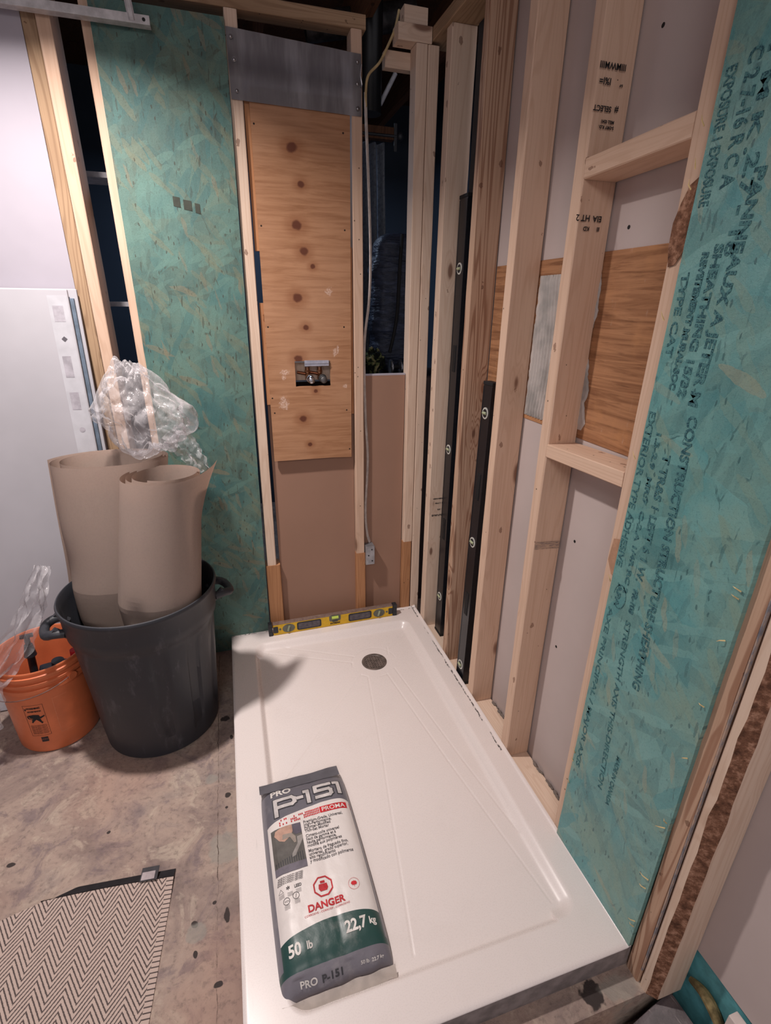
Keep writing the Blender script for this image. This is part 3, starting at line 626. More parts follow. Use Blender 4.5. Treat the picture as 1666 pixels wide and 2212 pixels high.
def smear(name, outline_fn, y0, y1, z0, z1, label, ridges=0, ny=24, nz=60):
    bm = bmesh.new(); G = []
    for j in range(nz + 1):
        z = z0 + (z1 - z0) * j / nz; a, b = outline_fn(j / nz); row = []
        for i in range(ny + 1):
            u = i / ny; y = a + (b - a) * u
            h = 0.004 * min(1, min(u, 1 - u) * 8, min(j, nz - j) / 3.0)
            if ridges: h += 0.0030 * math.sin((y * 420 + 12 * math.sin(z * 6.0)) ) * min(1, min(u, 1 - u) * 6)
            h += 0.0012 * noise.noise((y * 60, z * 60, 3))
            row.append(bm.verts.new((0.0907 - max(0.0002, h + 0.001), y, z)))
        G.append(row)
    for j in range(nz):
        for i in range(ny): bm.faces.new((G[j][i], G[j][i + 1], G[j + 1][i + 1], G[j + 1][i]))
    G2 = [[bm.verts.new((0.0907, v.co.y, v.co.z)) for v in r] for r in (G[0], G[-1])]
    ring = bmesh.ops.solidify(bm, geom=bm.faces[:], thickness=-0.0003)
    bmesh.ops.delete(bm, geom=[v for v in bm.verts if not v.link_faces], context='VERTS')
    return tag(done(bm, name, MORT, None, True), label, 'mortar')
nn = lambda s, t_: noise.noise((s, t_ * 9, 0)) * 0.006 + noise.noise((s, t_ * 30, 4)) * 0.003
smear('mortar_smear', lambda q: (-0.677 - abs(nn(1, q)) * 1.2 - 0.03 * max(0, q - 0.85), -0.800), 0, 0, 1.125, 1.525, 'white combed mortar patch on weathered plywood between two right studs', ridges=1, ny=90)
smear('mortar_smear', lambda q: (-0.925, -0.964 - nn(5, q) * 2.6 - 0.008 * math.sin(q * 9) + 0.02 * q), 0, 0, 1.135, 1.535, 'white mortar ridge along the weathered plywood above the lower block')

# drywall screw holes
for y, z in [(-1.011, 1.963), (-1.011, 1.610), (-1.008, 0.824), (-1.005, 0.458), (-0.514, 0.983)]:
    bm = bmesh.new(); cyl(bm, (0.0931, y, z), (0.095, y, z), 0.0045, n=14); o = done(bm, 'trim_1', BLACKR, None); o.name = 'screw_head'; o.parent = rw; o.matrix_parent_inverse = Matrix.Translation(rw.location).inverted()
# ragged mortar crumbs along the plate at the drywall
bm = bmesh.new(); rn = random.Random(8)
for k in range(70):
    y = rn.choice([rn.uniform(-1.22, -0.97), rn.uniform(-0.90, -0.70)]); r_ = rn.uniform(0.0015, 0.006)
    sph(bm, (0.088 - rn.random() * 0.006, y, -0.0355 + r_ * 0.4), r_, 5, (1, 1.6, .8))
tag(done(bm, 'plaster_crumbs', plain('crumbs', (120, 110, 104), 0.95), None, False), 'row of plaster crumbs where plate meets drywall', 'debris', kind='stuff')

# ------------------------------------------------------------------ shower base
def base_mat():
    t = NT('white_acrylic'); o = t.obj(); s = t.sep(o)
    a, _ = t.noise(o, 55, 4, 0.7); b, _ = t.noise(o, 9, 3, 0.6); f, _ = t.noise(o, 300, 2, 0.5)
    col = t.mix(t.m_('MULTIPLY', t.fr(b, 0.5, 0.8), 0.15), srgb(232, 222, 218), srgb(214, 202, 196))
    # chipped black specks along the back and right flanges
    w, _ = t.noise(t.map(o, sc=(6, 2, 1)), 9, 4, 0.7)
    off = t.m_('MULTIPLY', t.m_('SUBTRACT', w, 0.5), 0.020)
    dx = t.m_('ABSOLUTE', t.m_('ADD', t.m_('ADD', s[0], 0.018), off)); dy = t.m_('ABSOLUTE', t.m_('ADD', t.m_('ADD', s[1], 0.016), off))
    st = t.m_('MAXIMUM', t.m_('MULTIPLY', t.m_('LESS_THAN', dx, 0.0024), t.m_('GREATER_THAN', s[1], -0.95)), t.m_('LESS_THAN', dy, 0.0024))
    long_, _ = t.noise(t.map(o, sc=(16, 9, 1)), 1.0, 3, 0.7)
    st = t.m_('MULTIPLY', st, t.fr(long_, 0.42, 0.50)); st = t.m_('MULTIPLY', st, t.fr(a, 0.40, 0.52))
    col = t.mix(t.m_('MULTIPLY', st, 0.9), col, (0.03, 0.028, 0.03, 1))
    sp = t.vor(o, 26); m = t.m_('MULTIPLY', t.m_('LESS_THAN', sp[0], 0.045), t.m_('GREATER_THAN', t.sep(sp[1])[0], 0.975))
    col = t.mix(m, col, (0.08, 0.07, 0.07, 1))
    # pale scuffs along the left and front flanges
    sc, _ = t.noise(t.map(o, sc=(90, 6, 1)), 1.0, 4, 0.7)
    col = t.mix(t.m_('MULTIPLY', t.m_('MULTIPLY', t.fr(sc, 0.62, 0.72), t.m_('LESS_THAN', s[0], -0.86)), 0.25), col, srgb(150, 140, 136))
    return t.fin(col, t.m_('ADD', 0.22, t.m_('MULTIPLY', f, 0.12)), 0, 0.5)
BASEM = base_mat()
BW, BL = 0.914, 1.564
ridg = [((-.697, -.123), (-.389, -.276)), ((-.768, -.147), (-.406, -.314)), ((-.411, -.342), (-.406, -.314)), ((-.386, -.402), (-.785, -.875)), ((-.386, -.402), (-.366, -.418)), ((-.362, -.422), (-.423, -.857)), ((-.423, -.857), (-.515, -1.425)),
        ((-.277, -.427), (-.206, -.92)), ((-.206, -.92), (-.124, -1.416)), ((-.310, -.433), (-.277, -.427)), ((-.236, -.399), (-.155, -.935)), ((-.155, -.935), (-.105, -1.22)), ((-.207, -.227), (-.102, -.150)), ((-.215, -.260), (-.112, -.175)), ((-.105, -.252), (-.098, -1.134)), ((-.225, -.252), (-.235, -.300))]
def segd(px, py, a, b):
    vx, vy = b[0] - a[0], b[1] - a[1]; L = vx * vx + vy * vy; t_ = max(0, min(1, ((px - a[0]) * vx + (py - a[1]) * vy) / L))
    return math.hypot(px - a[0] - vx * t_, py - a[1] - vy * t_)
DR = (-0.310, -0.335)
def base_z(x, y):
    cx, cy = (-0.817 - 0.072) / 2, (-1.470 - 0.098) / 2; hx, hy = (0.817 - 0.072) / 2, (1.470 - 0.098) / 2; r = 0.05
    qx, qy = abs(x - cx) - hx + r, abs(y - cy) - hy + r
    d = -(math.hypot(max(qx, 0), max(qy, 0)) + min(max(qx, qy), 0) - r)
    z = 0.0
    if x > -0.012: z += 0.0035 * min(1, (x + 0.012) / 0.006)
    if y > -0.012: z += 0.0035 * min(1, (y + 0.012) / 0.006)
    if d > 0:
        wdt = 0.042 if (y > -0.18 or x > -0.14) else 0.020
        k = min(1, d / wdt); k = k * k * (3 - 2 * k); dd = math.hypot(x - DR[0], y - DR[1])
        z -= k * (0.016 + 0.014 * max(0, 1 - dd / 1.25))
        if d > 0.012 and abs(dd - 0.5) < 1:
            for a, b in ridg:
                if min(a[0], b[0]) - .01 < x < max(a[0], b[0]) + .01 and min(a[1], b[1]) - .01 < y < max(a[1], b[1]) + .01:
                    s_ = segd(x, y, a, b)
                    if s_ < 0.01: z -= 0.0017 * math.exp(-(s_ / 0.0026) ** 2)
        z -= 0.0010 * math.exp(-((dd - 0.098) / 0.003) ** 2) * (1 if y > -0.33 and x < -0.2 else 0)
    else:
        if x < -BW + 0.010: z -= 0.004 * (1 - (x + BW) / 0.010) ** 2
        if y < -BL + 0.012: z -= 0.006 * (1 - (y + BL) / 0.012) ** 2
    return z
def grid_coords(lo, hi, step, extra): 
    n = int((hi - lo) / step); s = {round(lo + (hi - lo) * i / n, 5) for i in range(n + 1)} | set(extra); return sorted(s)
gx = grid_coords(-BW, 0, 0.0029, [-BW + .002, -BW + .005, -0.009]); gy = grid_coords(-BL, 0, 0.0029, [-BL + .002, -BL + .005, -0.009])
vv = []; ff = []; rad = 0.054; nx = len(gx)
for y in gy:
    for x in gx:
        dx, dy = x - DR[0], y - DR[1]; dd = math.hypot(dx, dy)
        xx, yy = x, y
        if abs(dd - rad) < 0.0021 and dd > 0: xx, yy = DR[0] + dx / dd * rad, DR[1] + dy / dd * rad
        z = base_z(xx, yy)
        vv.append((xx, yy, z if dd >= rad - 0.0021 else z - 0.012))
ny = len(gy)
for j in range(ny - 1):
    for i in range(nx - 1): ff.append((j * nx + i, j * nx + i + 1, (j + 1) * nx + i + 1, (j + 1) * nx + i))
per = [(i, 0) for i in range(nx)] + [(nx - 1, j) for j in range(1, ny)] + [(i, ny - 1) for i in range(nx - 2, -1, -1)] + [(0, j) for j in range(ny - 2, 0, -1)]
b0 = len(vv)
for i, j in per: vv.append((gx[i], gy[j], FZ))
for k, (i, j) in enumerate(per):
    k2 = (k + 1) % len(per); i2, j2 = per[k2]
    ff.append((j * nx + i, b0 + k, b0 + k2, j2 * nx + i2))
base_root = thing('shower_tray', (-0.457, -0.782, FZ), 'large white rectangular shower base with corner drain and chipped edges', 'shower base')
SKIRT = plain('shaded_fibreglass_skirt', (134, 124, 122), 0.7, 0, .3, .15, 25)  # fibreglass grey that also paints in the shade on the tray's sides
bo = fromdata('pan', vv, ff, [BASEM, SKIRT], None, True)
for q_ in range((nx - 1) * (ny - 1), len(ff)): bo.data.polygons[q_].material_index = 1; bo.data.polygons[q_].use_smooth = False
bo.parent = base_root; bo.matrix_parent_inverse = Matrix.Translation(base_root.location).inverted()
try: bo.data.set_sharp_from_angle(angle=math.radians(50))
except Exception: pass
def adopt(o, root, label=None):
    o.parent = root; o.matrix_parent_inverse = Matrix.Translation(root.location).inverted() if root.rotation_euler.z == 0 else root.matrix_world.inverted()
    if label: o['label'] = label
    return o
zd = base_z(DR[0] + 0.06, DR[1])
t = NT('drain_steel'); a, _ = t.noise(t.obj(), 40, 4, 0.6); DRM = t.fin(t.mix(t.fr(a, .35, .7), srgb(138, 126, 120), srgb(100, 92, 88)), 0.42, 0.5)
bm = bmesh.new(); lathe(bm, [(0.0555, -0.010), (0.0555, 0.0015), (0.053, 0.0025), (0.046, 0.0018), (0.0435, -0.001), (0.0435, -0.010)], (DR[0], DR[1], zd), 64)
drain = thing('drain', (DR[0], DR[1], zd), '', 'x'); bpy.data.objects.remove(drain)
ring = adopt(done(bm, 'drain_ring', DRM, None, True), base_root, 'brown-grey metal drain ring')
# strainer with square holes
bm = bmesh.new(); hs = []
for i in range(-3, 4):
    for j in range(-3, 4):
        if math.hypot(i, j) < 3.7: hs.append((i * 0.0118, j * 0.0118))
N = 88; R_ = 0.0436; cell = 2 * R_ / N; top = {}
def inside(cx, cy):
    if math.hypot(cx, cy) > R_: return False
    for hx_, hy_ in hs:
        if abs(cx - hx_) < 0.0021 and abs(cy - hy_) < 0.0021: return False
    return True
def tv(i, j, k):
    key = (i, j, k)
    if key not in top: top[key] = bm.verts.new((DR[0] - R_ + i * cell, DR[1] - R_ + j * cell, zd - 0.0005 - k * 0.0025))
    return top[key]
for i in range(N):
    for j in range(N):
        if inside(-R_ + (i + .5) * cell, -R_ + (j + .5) * cell):
            bm.faces.new((tv(i, j, 0), tv(i + 1, j, 0), tv(i + 1, j + 1, 0), tv(i, j + 1, 0)))
            for di, dj, e in ((1, 0, ((i + 1, j), (i + 1, j + 1))), (-1, 0, ((i, j + 1), (i, j))), (0, 1, ((i + 1, j + 1), (i, j + 1))), (0, -1, ((i, j), (i + 1, j)))):
                if not inside(-R_ + (i + di + .5) * cell, -R_ + (j + dj + .5) * cell):
                    a_, b_ = e; bm.faces.new((tv(*a_, 0), tv(*a_, 1), tv(*b_, 1), tv(*b_, 0)))
st = done(bm, 'drain_strainer', DRM, None); st.parent = ring
bm = bmesh.new(); cyl(bm, (DR[0], DR[1], zd - 0.011), (DR[0], DR[1], zd - 0.0105), 0.045, n=40); o = done(bm, 'drain_well', BLACKR, None); o.parent = ring

# ------------------------------------------------------------------ yellow spirit level on the back flange
YEL = plain('yellow_paint', (222, 176, 30), 0.45, 0, 0.5, 0.06, 60); GREYP = plain('grey_plastic', (104, 104, 92), 0.5); GLASSG = plain('vial_green', (196, 216, 96), 0.15, 0, 0.6, 0.02)
t = NT('worn_aluminium'); a, _ = t.noise(t.obj(), 50, 4, 0.7); WORN = t.fin(t.mix(t.fr(a, .35, .7), srgb(126, 104, 96), srgb(150, 130, 120)), 0.5, 0.3)
lv = thing('spirit_level', (-0.430, -0.046, 0.0015), 'yellow spirit level with black end caps lying along the back flange', 'level'); lv.rotation_euler = (0, 0, 0.010)
LL = 0.610; H = 0.058; T = 0.024
def rrect(cx, cz, hx, hz, r, n=5):
    out = []
    for sx, sz, a0 in ((1, 1, 0), (-1, 1, 90), (-1, -1, 180), (1, -1, 270)):
        for k in range(n + 1):
            a = math.radians(a0 + 90 * k / n); out.append((cx + sx * (hx - r) + r * math.cos(a), cz + sz * (hz - r) + r * math.sin(a)))
    return out
def plate_xz(bm, poly, y0, y1):
    a = [bm.verts.new((x, y0, z)) for x, z in poly]; b = [bm.verts.new((x, y1, z)) for x, z in poly]
    bm.faces.new(a); bm.faces.new(b[::-1])
    for i in range(len(a)): bm.faces.new((a[i], b[i], b[(i + 1) % len(a)], a[(i + 1) % len(a)]))
bm = bmesh.new(); box(bm, (-LL / 2 + 0.012, -T / 2, 0), (LL / 2 - 0.012, T / 2, H), 0.0015); done(bm, 'body', YEL, lv)
bm = bmesh.new(); box(bm, (-LL / 2 + 0.012, -T / 2 - 0.0004, H - 0.003), (LL / 2 - 0.012, T / 2 + 0.0004, H + 0.001), 0.0008); done(bm, 'top_rail', WORN, lv, False)['label'] = 'worn grey top edge'
for s_ in (-1, 1):
    bm = bmesh.new(); box(bm, (s_ * LL / 2 - 0.010, -T / 2 - 0.002, -0.001), (s_ * LL / 2 + 0.008 * (s_ < 0) + 0.010 * (s_ > 0) - (0 if s_ > 0 else 0), T / 2 + 0.002, H + 0.003), 0.002)
    for z in (0.015, 0.041): box(bm, (s_ * LL / 2 - 0.006, -T / 2 - 0.0035, z - 0.006), (s_ * LL / 2 + 0.006, -T / 2 - 0.001, z + 0.006), 0.001)
    done(bm, 'end_cap', BLACKP, lv)
    bm = bmesh.new(); plate_xz(bm, rrect(s_ * (LL / 2 - 0.023), H / 2, 0.011, 0.017, 0.005), -T / 2 - 0.001, -T / 2 + 0.002); done(bm, 'grip_recess', BLACKP, lv)
    bm = bmesh.new(); plate_xz(bm, rrect(s_ * 0.125, H / 2 + 0.001, 0.058, 0.021, 0.009), -T / 2 - 0.0012, -T / 2 + 0.002); hr = done(bm, 'hand_hole', BLACKP, lv)
    bm = bmesh.new(); plate_xz(bm, rrect(s_ * 0.125, H / 2 + 0.001, 0.051, 0.015, 0.006), -T / 2 - 0.0018, -T / 2 - 0.001); done(bm, 'hole_lining', plain('scuffed_rubber', (96, 90, 96), 0.6, 0, .3, 0.15, 60), hr)
    bm = bmesh.new(); plate_xz(bm, [(s_ * 0.222 + 0.029 * math.cos(a), H / 2 + 0.022 * math.sin(a)) for a in [2 * PI * k / 32 for k in range(32)]], -T / 2 - 0.0015, -T / 2 + 0.002); vh = done(bm, 'vial_housing', GREYP, lv)
    bm = bmesh.new(); cyl(bm, (s_ * 0.222 - 0.004, -T / 2 - 0.002, H / 2 - 0.014), (s_ * 0.222 + 0.004, -T / 2 - 0.002, H / 2 + 0.014), 0.005, n=14); done(bm, 'vial', plain('vial_dull', (150, 158, 130), 0.2), vh, True)
    bm = bmesh.new(); cyl(bm, (s_ * 0.262, -T / 2 - 0.0008, H / 2), (s_ * 0.262, -T / 2 + 0.001, H / 2), 0.0055, n=18); done(bm, 'rivet_hole', GREYP, lv)
bm = bmesh.new(); plate_xz(bm, rrect(0, H - 0.015, 0.028, 0.016, 0.008), -T / 2 - 0.0018, -T / 2 + 0.002); plate_xz(bm, rrect(0, H - 0.032, 0.014, 0.005, 0.003), -T / 2 - 0.0018, 0.0); vh = done(bm, 'vial_housing', GREYP, lv)
bm = bmesh.new(); cyl(bm, (-0.016, -T / 2 - 0.001, H - 0.012), (0.016, -T / 2 - 0.001, H - 0.012), 0.0075, n=16); done(bm, 'vial', GLASSG, vh, True)['label'] = 'yellow-green bubble vial'
text_mesh('brand_lettering', 'FATMAX', 0.011, INK, lv, bold=0.0006, sx=1.1, align='CENTER', mw=frame((0, -T / 2 - 0.0008, 0.010), (1, 0, 0), (0, 0, 1)))

# ------------------------------------------------------------------ two black box levels standing between the studs
def box_level(p0, p1, name, w, th_, label, vials, yaw=0.0):
    p0 = Vector(p0); p1 = Vector(p1); d = p1 - p0; L = d.length; d.normalize()
    X = Vector((math.cos(yaw), math.sin(yaw), 0)); Y = d.cross(X).normalized(); X = Y.cross(d).normalized()
    r = thing(name, p0, label, 'level'); mm = Matrix((X, Y, d)).transposed().to_4x4(); mm.translation = p0; r.matrix_world = mm
    bm = bmesh.new()
    box(bm, (-th_ / 2, -w / 2, 0), (th_ / 2, w / 2, L), 0.0015)
    box(bm, (-th_ / 2 - 0.001, -w / 2 - 0.0005, 0.01), (th_ / 2 + 0.001, -w / 2 + 0.006, L - 0.01), 0.001); box(bm, (-th_ / 2 - 0.001, w / 2 - 0.006, 0.01), (th_ / 2 + 0.001, w / 2 + 0.0005, L - 0.01), 0.001)
    done(bm, 'body', BLKA, r)
    for z in (0, L): 
        bm = bmesh.new(); box(bm, (-th_ / 2 - 0.002, -w / 2 - 0.002, z - 0.006), (th_ / 2 + 0.002, w / 2 + 0.002, z + 0.006), 0.002); done(bm, 'end_cap', BLACKR, r)
    for z in vials:
        bm = bmesh.new(); cyl(bm, (-th_ / 2 - 0.002, 0, z), (-th_ / 2 + 0.002, 0, z), 0.020, n=36); vh = done(bm, 'vial_ring', plain('vial_white', (214, 214, 206), 0.3), r, True)
        bm = bmesh.new(); cyl(bm, (-th_ / 2 - 0.003, 0, z), (-th_ / 2 + 0.002, 0, z), 0.0145, n=36); done(bm, 'ring_centre', BLACKP, vh, True)
        bm = bmesh.new(); cyl(bm, (-th_ / 2 - 0.003, -0.012, z), (-th_ / 2 - 0.003, 0.012, z), 0.005, n=14); done(bm, 'vial', plain('vial_pale', (176, 184, 150), .2), vh, True)
    for z in (L * 0.30, L * 0.70):
        bm = bmesh.new(); box(bm, (-th_ / 2 - 0.002, -0.012, z - 0.05), (-th_ / 2 + 0.002, 0.012, z + 0.05), 0.0015); done(bm, 'hand_grip', BLACKR, r)
    return r
BLKA = plain('black_aluminium', (34, 36, 42), 0.28, 0.3, 0.6, 0.1, 80)
box_level((0.062, -0.200, -0.030), (0.062, -0.203, 1.80), 'spirit_level', 0.066, 0.026, 'tall black spirit level standing in the first right wall bay', (0.5 * 1.83, 1.60, 0.2))
box_level((0.022, -0.540, -0.030), (0.048, -0.525, 1.200), 'spirit_level', 0.062, 0.026, 'shorter black spirit level leaning between second and third right wall studs', (0.075, 0.52 * 1.23, 1.13))
tag(boxobj('dark_opening_strip', (0.086, -0.372, -0.03), (0.0905, -0.158, 2.29), plain('opening_darkness', (44, 48, 56), 0.6), None), 'dark strip standing in for the unlit opening behind the first two right wall studs', 'strip')  # painted darkness for the opening into the unlit space behind, no real sheet

# ------------------------------------------------------------------ mortar bag
bag = thing('mortar_bag', (-0.704, -1.172, -0.0275), 'grey, white and green paper sack lying in the shower base', 'bag'); bag.rotation_euler = (0, 0, math.radians(1.2))
BWd, BLn = 0.272, 0.585
# profile along the length: v 0 (far end) .. 1 (near end)
PROF = [(0.290, 0.000), (0.292, 0.010), (0.290, 0.022), (0.278, 0.040), (0.255, 0.058), (0.22, 0.070), (0.15, 0.078), (0.0, 0.082), (-0.15, 0.080), (-0.205, 0.077), (-0.235, 0.070), (-0.256, 0.056), (-0.270, 0.040), (-0.279, 0.024), (-0.284, 0.010), (-0.286, 0.002)]
PROF = [Vector((0, y if y > 0 else y * 0.935, z)) for y, z in PROF]; PP = smoothpath(PROF, 10)
cum = [0.0]
for a, b in zip(PP, PP[1:]): cum.append(cum[-1] + (b - a).length)
TOT = cum[-1]
def prof(s):
    s = max(0, min(1, s)) * TOT
    lo, hi = 0, len(cum) - 1
    while hi - lo > 1:
        m_ = (lo + hi) // 2
        if cum[m_] <= s: lo = m_
        else: hi = m_
    t_ = (s - cum[lo]) / (cum[hi] - cum[lo] + 1e-9); return PP[lo].lerp(PP[hi], t_)
def bagpt(a, s, off=0.0):
    """a in -1..1 across (left to right), s in 0..1 from far to near"""
    p = prof(s); aa = abs(a); h = (max(0.0, 1 - aa ** 7)) ** 0.5
    wv = 0.0018 * noise.noise((a * 3.2, s * 7, 1)) + 0.0008 * noise.noise((a * 9, s * 24, 5))
    crease = -0.0016 * math.exp(-((a - 0.10 - 0.05 * s) / 0.05) ** 2) * (0.3 + s) * (1 if s < .85 else 0.3)
    endp = min(1, s * 10) * min(1, (1 - s) * 10)
    z = (p.z + (wv + crease) * endp + off) * h + off * 0.3
    w = BWd / 2 * (0.985 + 0.02 * math.sin(s * PI)); x = a * w
    if s > 0.9: x *= 1 - 0.02 * (s - 0.9) * 10
    y = p.y + (0.004 * noise.noise((a * 4, 0, s)) + 0.006 * noise.noise((a * 2.3, 5, 0))) * (1 if s < 0.1 or s > 0.9 else 0)
    sy = -off * 0.8 if s > 0.88 else 0
    return Vector((x, y + sy, z))
def bag_mat():
    t = NT('printed_sack'); u = t.sep(t.uv()); x, y = u[0], u[1]   # x 0..1 across, y 0..1 from far to near
    gray = srgb(104, 102, 110); white = srgb(226, 218, 214); green = srgb(38, 72, 68)
    wb = t.m_('ADD', 0.262, t.m_('MULTIPLY', t.m_('POWER', t.m_('SUBTRACT', 1.0, x), 2.4), 0.055))
    wb = t.m_('ADD', wb, t.m_('MULTIPLY', t.m_('POWER', x, 8.0), 0.02))
    g0 = t.m_('SUBTRACT', 0.790, t.m_('MULTIPLY', t.m_('SINE', t.m_('MULTIPLY', x, 2.9)), 0.032)); 
    col = t.mix(t.m_('GREATER_THAN', y, wb), gray, white)
    col = t.mix(t.m_('GREATER_THAN', y, g0), col, green)
    col = t.mix(t.m_('GREATER_THAN', y, 0.885), col, srgb(118, 114, 122))
    side = t.m_('MAXIMUM', t.m_('LESS_THAN', x, 0.055), t.m_('GREATER_THAN', x, 0.955))
    col = t.mix(t.m_('MULTIPLY', side, t.m_('LESS_THAN', y, 0.86)), col, srgb(112, 110, 120))
    o = t.obj(); a, _ = t.noise(o, 14, 5, 0.65); b, _ = t.noise(o, 120, 3, 0.6)
    col = t.mix(t.m_('MULTIPLY', t.fr(a, 0.52, 0.8), 0.30), col, srgb(196, 190, 186))
    t.bump(t.m_('ADD', a, t.m_('MULTIPLY', b, 0.1)), 0.35, 0.006)
    t.b.inputs['Coat Weight'].default_value = 0.3; t.b.inputs['Coat Roughness'].default_value = 0.3
    return t.fin(col, 0.45, 0, 0.4)
NA, NS = 60, 150; vv = []; uvs = []; ff = []
for j in range(NS + 1):
    s = j / NS
    for i in range(NA + 1):
        a = math.sin((i / NA - 0.5) * PI * 0.999) * 0.35 + (i / NA * 2 - 1) * 0.65; a = max(-1, min(1, a))
        vv.append(bagpt(a, s)); uvs.append(((a + 1) / 2, s))
for j in range(NS):
    for i in range(NA):
        q = j * (NA + 1) + i; ff.append((q, q + NA + 1, q + NA + 2, q + 1))
nb = len(vv)
ringi = [i for i in range(NA + 1)] + [j * (NA + 1) + NA for j in range(1, NS + 1)] + [NS * (NA + 1) + i for i in range(NA - 1, -1, -1)] + [j * (NA + 1) for j in range(NS - 1, 0, -1)]
for k in ringi: vv.append(Vector((vv[k].x * 0.985, vv[k].y * 0.99, 0.0))); uvs.append((0.0, 0.5))
for k in range(len(ringi)):
    k2 = (k + 1) % len(ringi); ff.append((ringi[k], ringi[k2], nb + k2, nb + k))
ff.append(tuple(range(nb, nb + len(ringi))))
me = bpy.data.meshes.new('sack_body'); me.from_pydata([tuple(p) for p in vv], [], ff); me.update()
uvl = me.uv_layers.new(name='UVMap')
for lp in me.loops: uvl.data[lp.index].uv = uvs[lp.vertex_index]
for p in me.polygons: p.use_smooth = True
link('sack_body', me, bag_mat(), bag)
# folded paper flaps
WPAP = plain('white_paper', (228, 218, 210), 0.6, 0, .3, 0.05, 40)
def strip_mesh(name, fn, nu, nv, mat, parent, th_=0.0012):
    bm = bmesh.new(); G = [[bm.verts.new(fn(i / nu, j / nv)) for i in range(nu + 1)] for j in range(nv + 1)]
    for j in range(nv):
        for i in range(nu): bm.faces.new((G[j][i], G[j][i + 1], G[j + 1][i + 1], G[j + 1][i]))
    bmesh.ops.solidify(bm, geom=bm.faces[:], thickness=th_)
    return done(bm, name, mat, parent, True, 60)
strip_mesh('end_flap', lambda u, v: Vector(((u - 0.5) * BWd * 0.97, -0.268 - v * 0.020 - 0.004 * noise.noise((u * 7, v, 3)), 0.028 + 0.004 * u - v * 0.017 + 0.003 * noise.noise((u * 9, v * 2, 8)))), 40, 4, WPAP, bag)['label'] = 'white folded bottom flap'
strip_mesh('top_fold', lambda u, v: Vector(((u - 0.5) * BWd * 0.93 - 0.006, 0.254 + v * 0.050 + 0.004 * noise.noise((u * 5, v, 3)) * v, 0.0605 - v * 0.022 + 0.005 * u * v + 0.003 * v * noise.noise((u * 6, v * 2, 8)))), 40, 8, plain('grey_paper', (140, 138, 146), 0.45, 0, .4, 0.08, 20), bag)['label'] = 'grey folded top end'
# printing: (px, py) in a 0..1 x 0..1 sheet (x across from left, y down from the far end) mapped over the sack
ASP = TOT / BWd
def onbag(px, py, off=0.0009): return bagpt((px - 0.5) * 2, py, off)
def btext(s, px, py, size, mat, bold=0.0, sx=1.0, align='LEFT', name='printed_text', rot=0.0):
    sc = 1.0; cr, sr = math.cos(rot), math.sin(rot)
    def fn(co):
        x = co.x * sx; y = co.y; x, y = x * cr - y * sr, x * sr + y * cr
        return onbag(px + x / BWd, py - y / TOT)
    return text_mesh(name, s, size, mat, bag, bold=bold, align=align, fn=fn)
def bpoly(name, pts, mat, off=0.0008, sub=True):
    bm = bmesh.new(); f = bm.faces.new([bm.verts.new((x, y, 0)) for x, y in pts])
    bmesh.ops.triangulate(bm, faces=bm.faces[:])
    if sub:
        for _ in range(3):
            es = [e for e in bm.edges if e.calc_length() > 0.05]
            if es: bmesh.ops.subdivide_edges(bm, edges=es, cuts=1); bmesh.ops.triangulate(bm, faces=bm.faces[:])
    for v in bm.verts: v.co = onbag(v.co.x, v.co.y, off)
    return done(bm, name, mat, bag)
def rect(x0, y0, x1, y1): return [(x0, y0), (x1, y0), (x1, y1), (x0, y1)]
PINK = plain('silver_print', (206, 200, 198), 0.5); DKG = plain('dark_outline', (62, 62, 66), 0.6); TXT = plain('text_grey', (92, 88, 90), 0.7); TXL = plain('text_light_grey', (134, 128, 128), 0.7)
btext('PRO', 0.12, 0.158, 0.036, WHITEP, bold=0.0012, sx=0.92)
# large outlined display lettering, drawn as strokes
def stroke(pts, w, mat, off, name):
    for i in range(len(pts) - 1):
        (x0, y0), (x1, y1) = pts[i], pts[i + 1]; dx, dy = (x1 - x0) * BWd, (y1 - y0) * TOT; L = math.hypot(dx, dy) + 1e-9
        nx_, ny_ = -dy / L * w / BWd, dx / L * w / TOT; ex, ey = dx / L * w * .8 / BWd, dy / L * w * .8 / TOT
        bpoly(name, [(x0 + nx_ - ex, y0 + ny_ - ey), (x1 + nx_ + ex, y1 + ny_ + ey), (x1 - nx_ + ex, y1 - ny_ + ey), (x0 - nx_ - ex, y0 - ny_ - ey)], mat, off)
glyph = [[(0.165, 0.275), (0.165, 0.190), (0.345, 0.190), (0.375, 0.202), (0.375, 0.222), (0.345, 0.232), (0.19, 0.232)], [(0.415, 0.208), (0.46, 0.208)], [(0.495, 0.180), (0.53, 0.180), (0.53, 0.246)],
         [(0.79, 0.168), (0.62, 0.168), (0.62, 0.200), (0.77, 0.200), (0.79, 0.208), (0.79, 0.228), (0.77, 0.236), (0.62, 0.236)], [(0.84, 0.168), (0.885, 0.168), (0.885, 0.232)]]
bm_done = []
for gl in glyph:
    stroke(gl, 0.0088, DKG, 0.0009, 'outline_print')
for gl in glyph:
    stroke(gl, 0.0058, PINK, 0.0014, 'display_print')
# red banner and brick dots
bpoly('red_banner', rect(0.62, 0.290, 0.955, 0.322), REDI, 0.0005)
btext('PROMA', 0.640, 0.3165, 0.019, WHITEP, bold=0.0002, sx=1.10)
rn = random.Random(11)
for r_ in range(3):
    for c_ in range(26):
        px = 0.60 - c_ * 0.0175; pr_ = 1.0 - c_ / 28.0
        if rn.random() < pr_ * 1.15:
            yy = 0.291 + r_ * 0.0112 + 0.0004 * c_
            bpoly('red_dot', rect(px, yy, px + 0.0125, yy + 0.008), REDI, 0.0009, False)
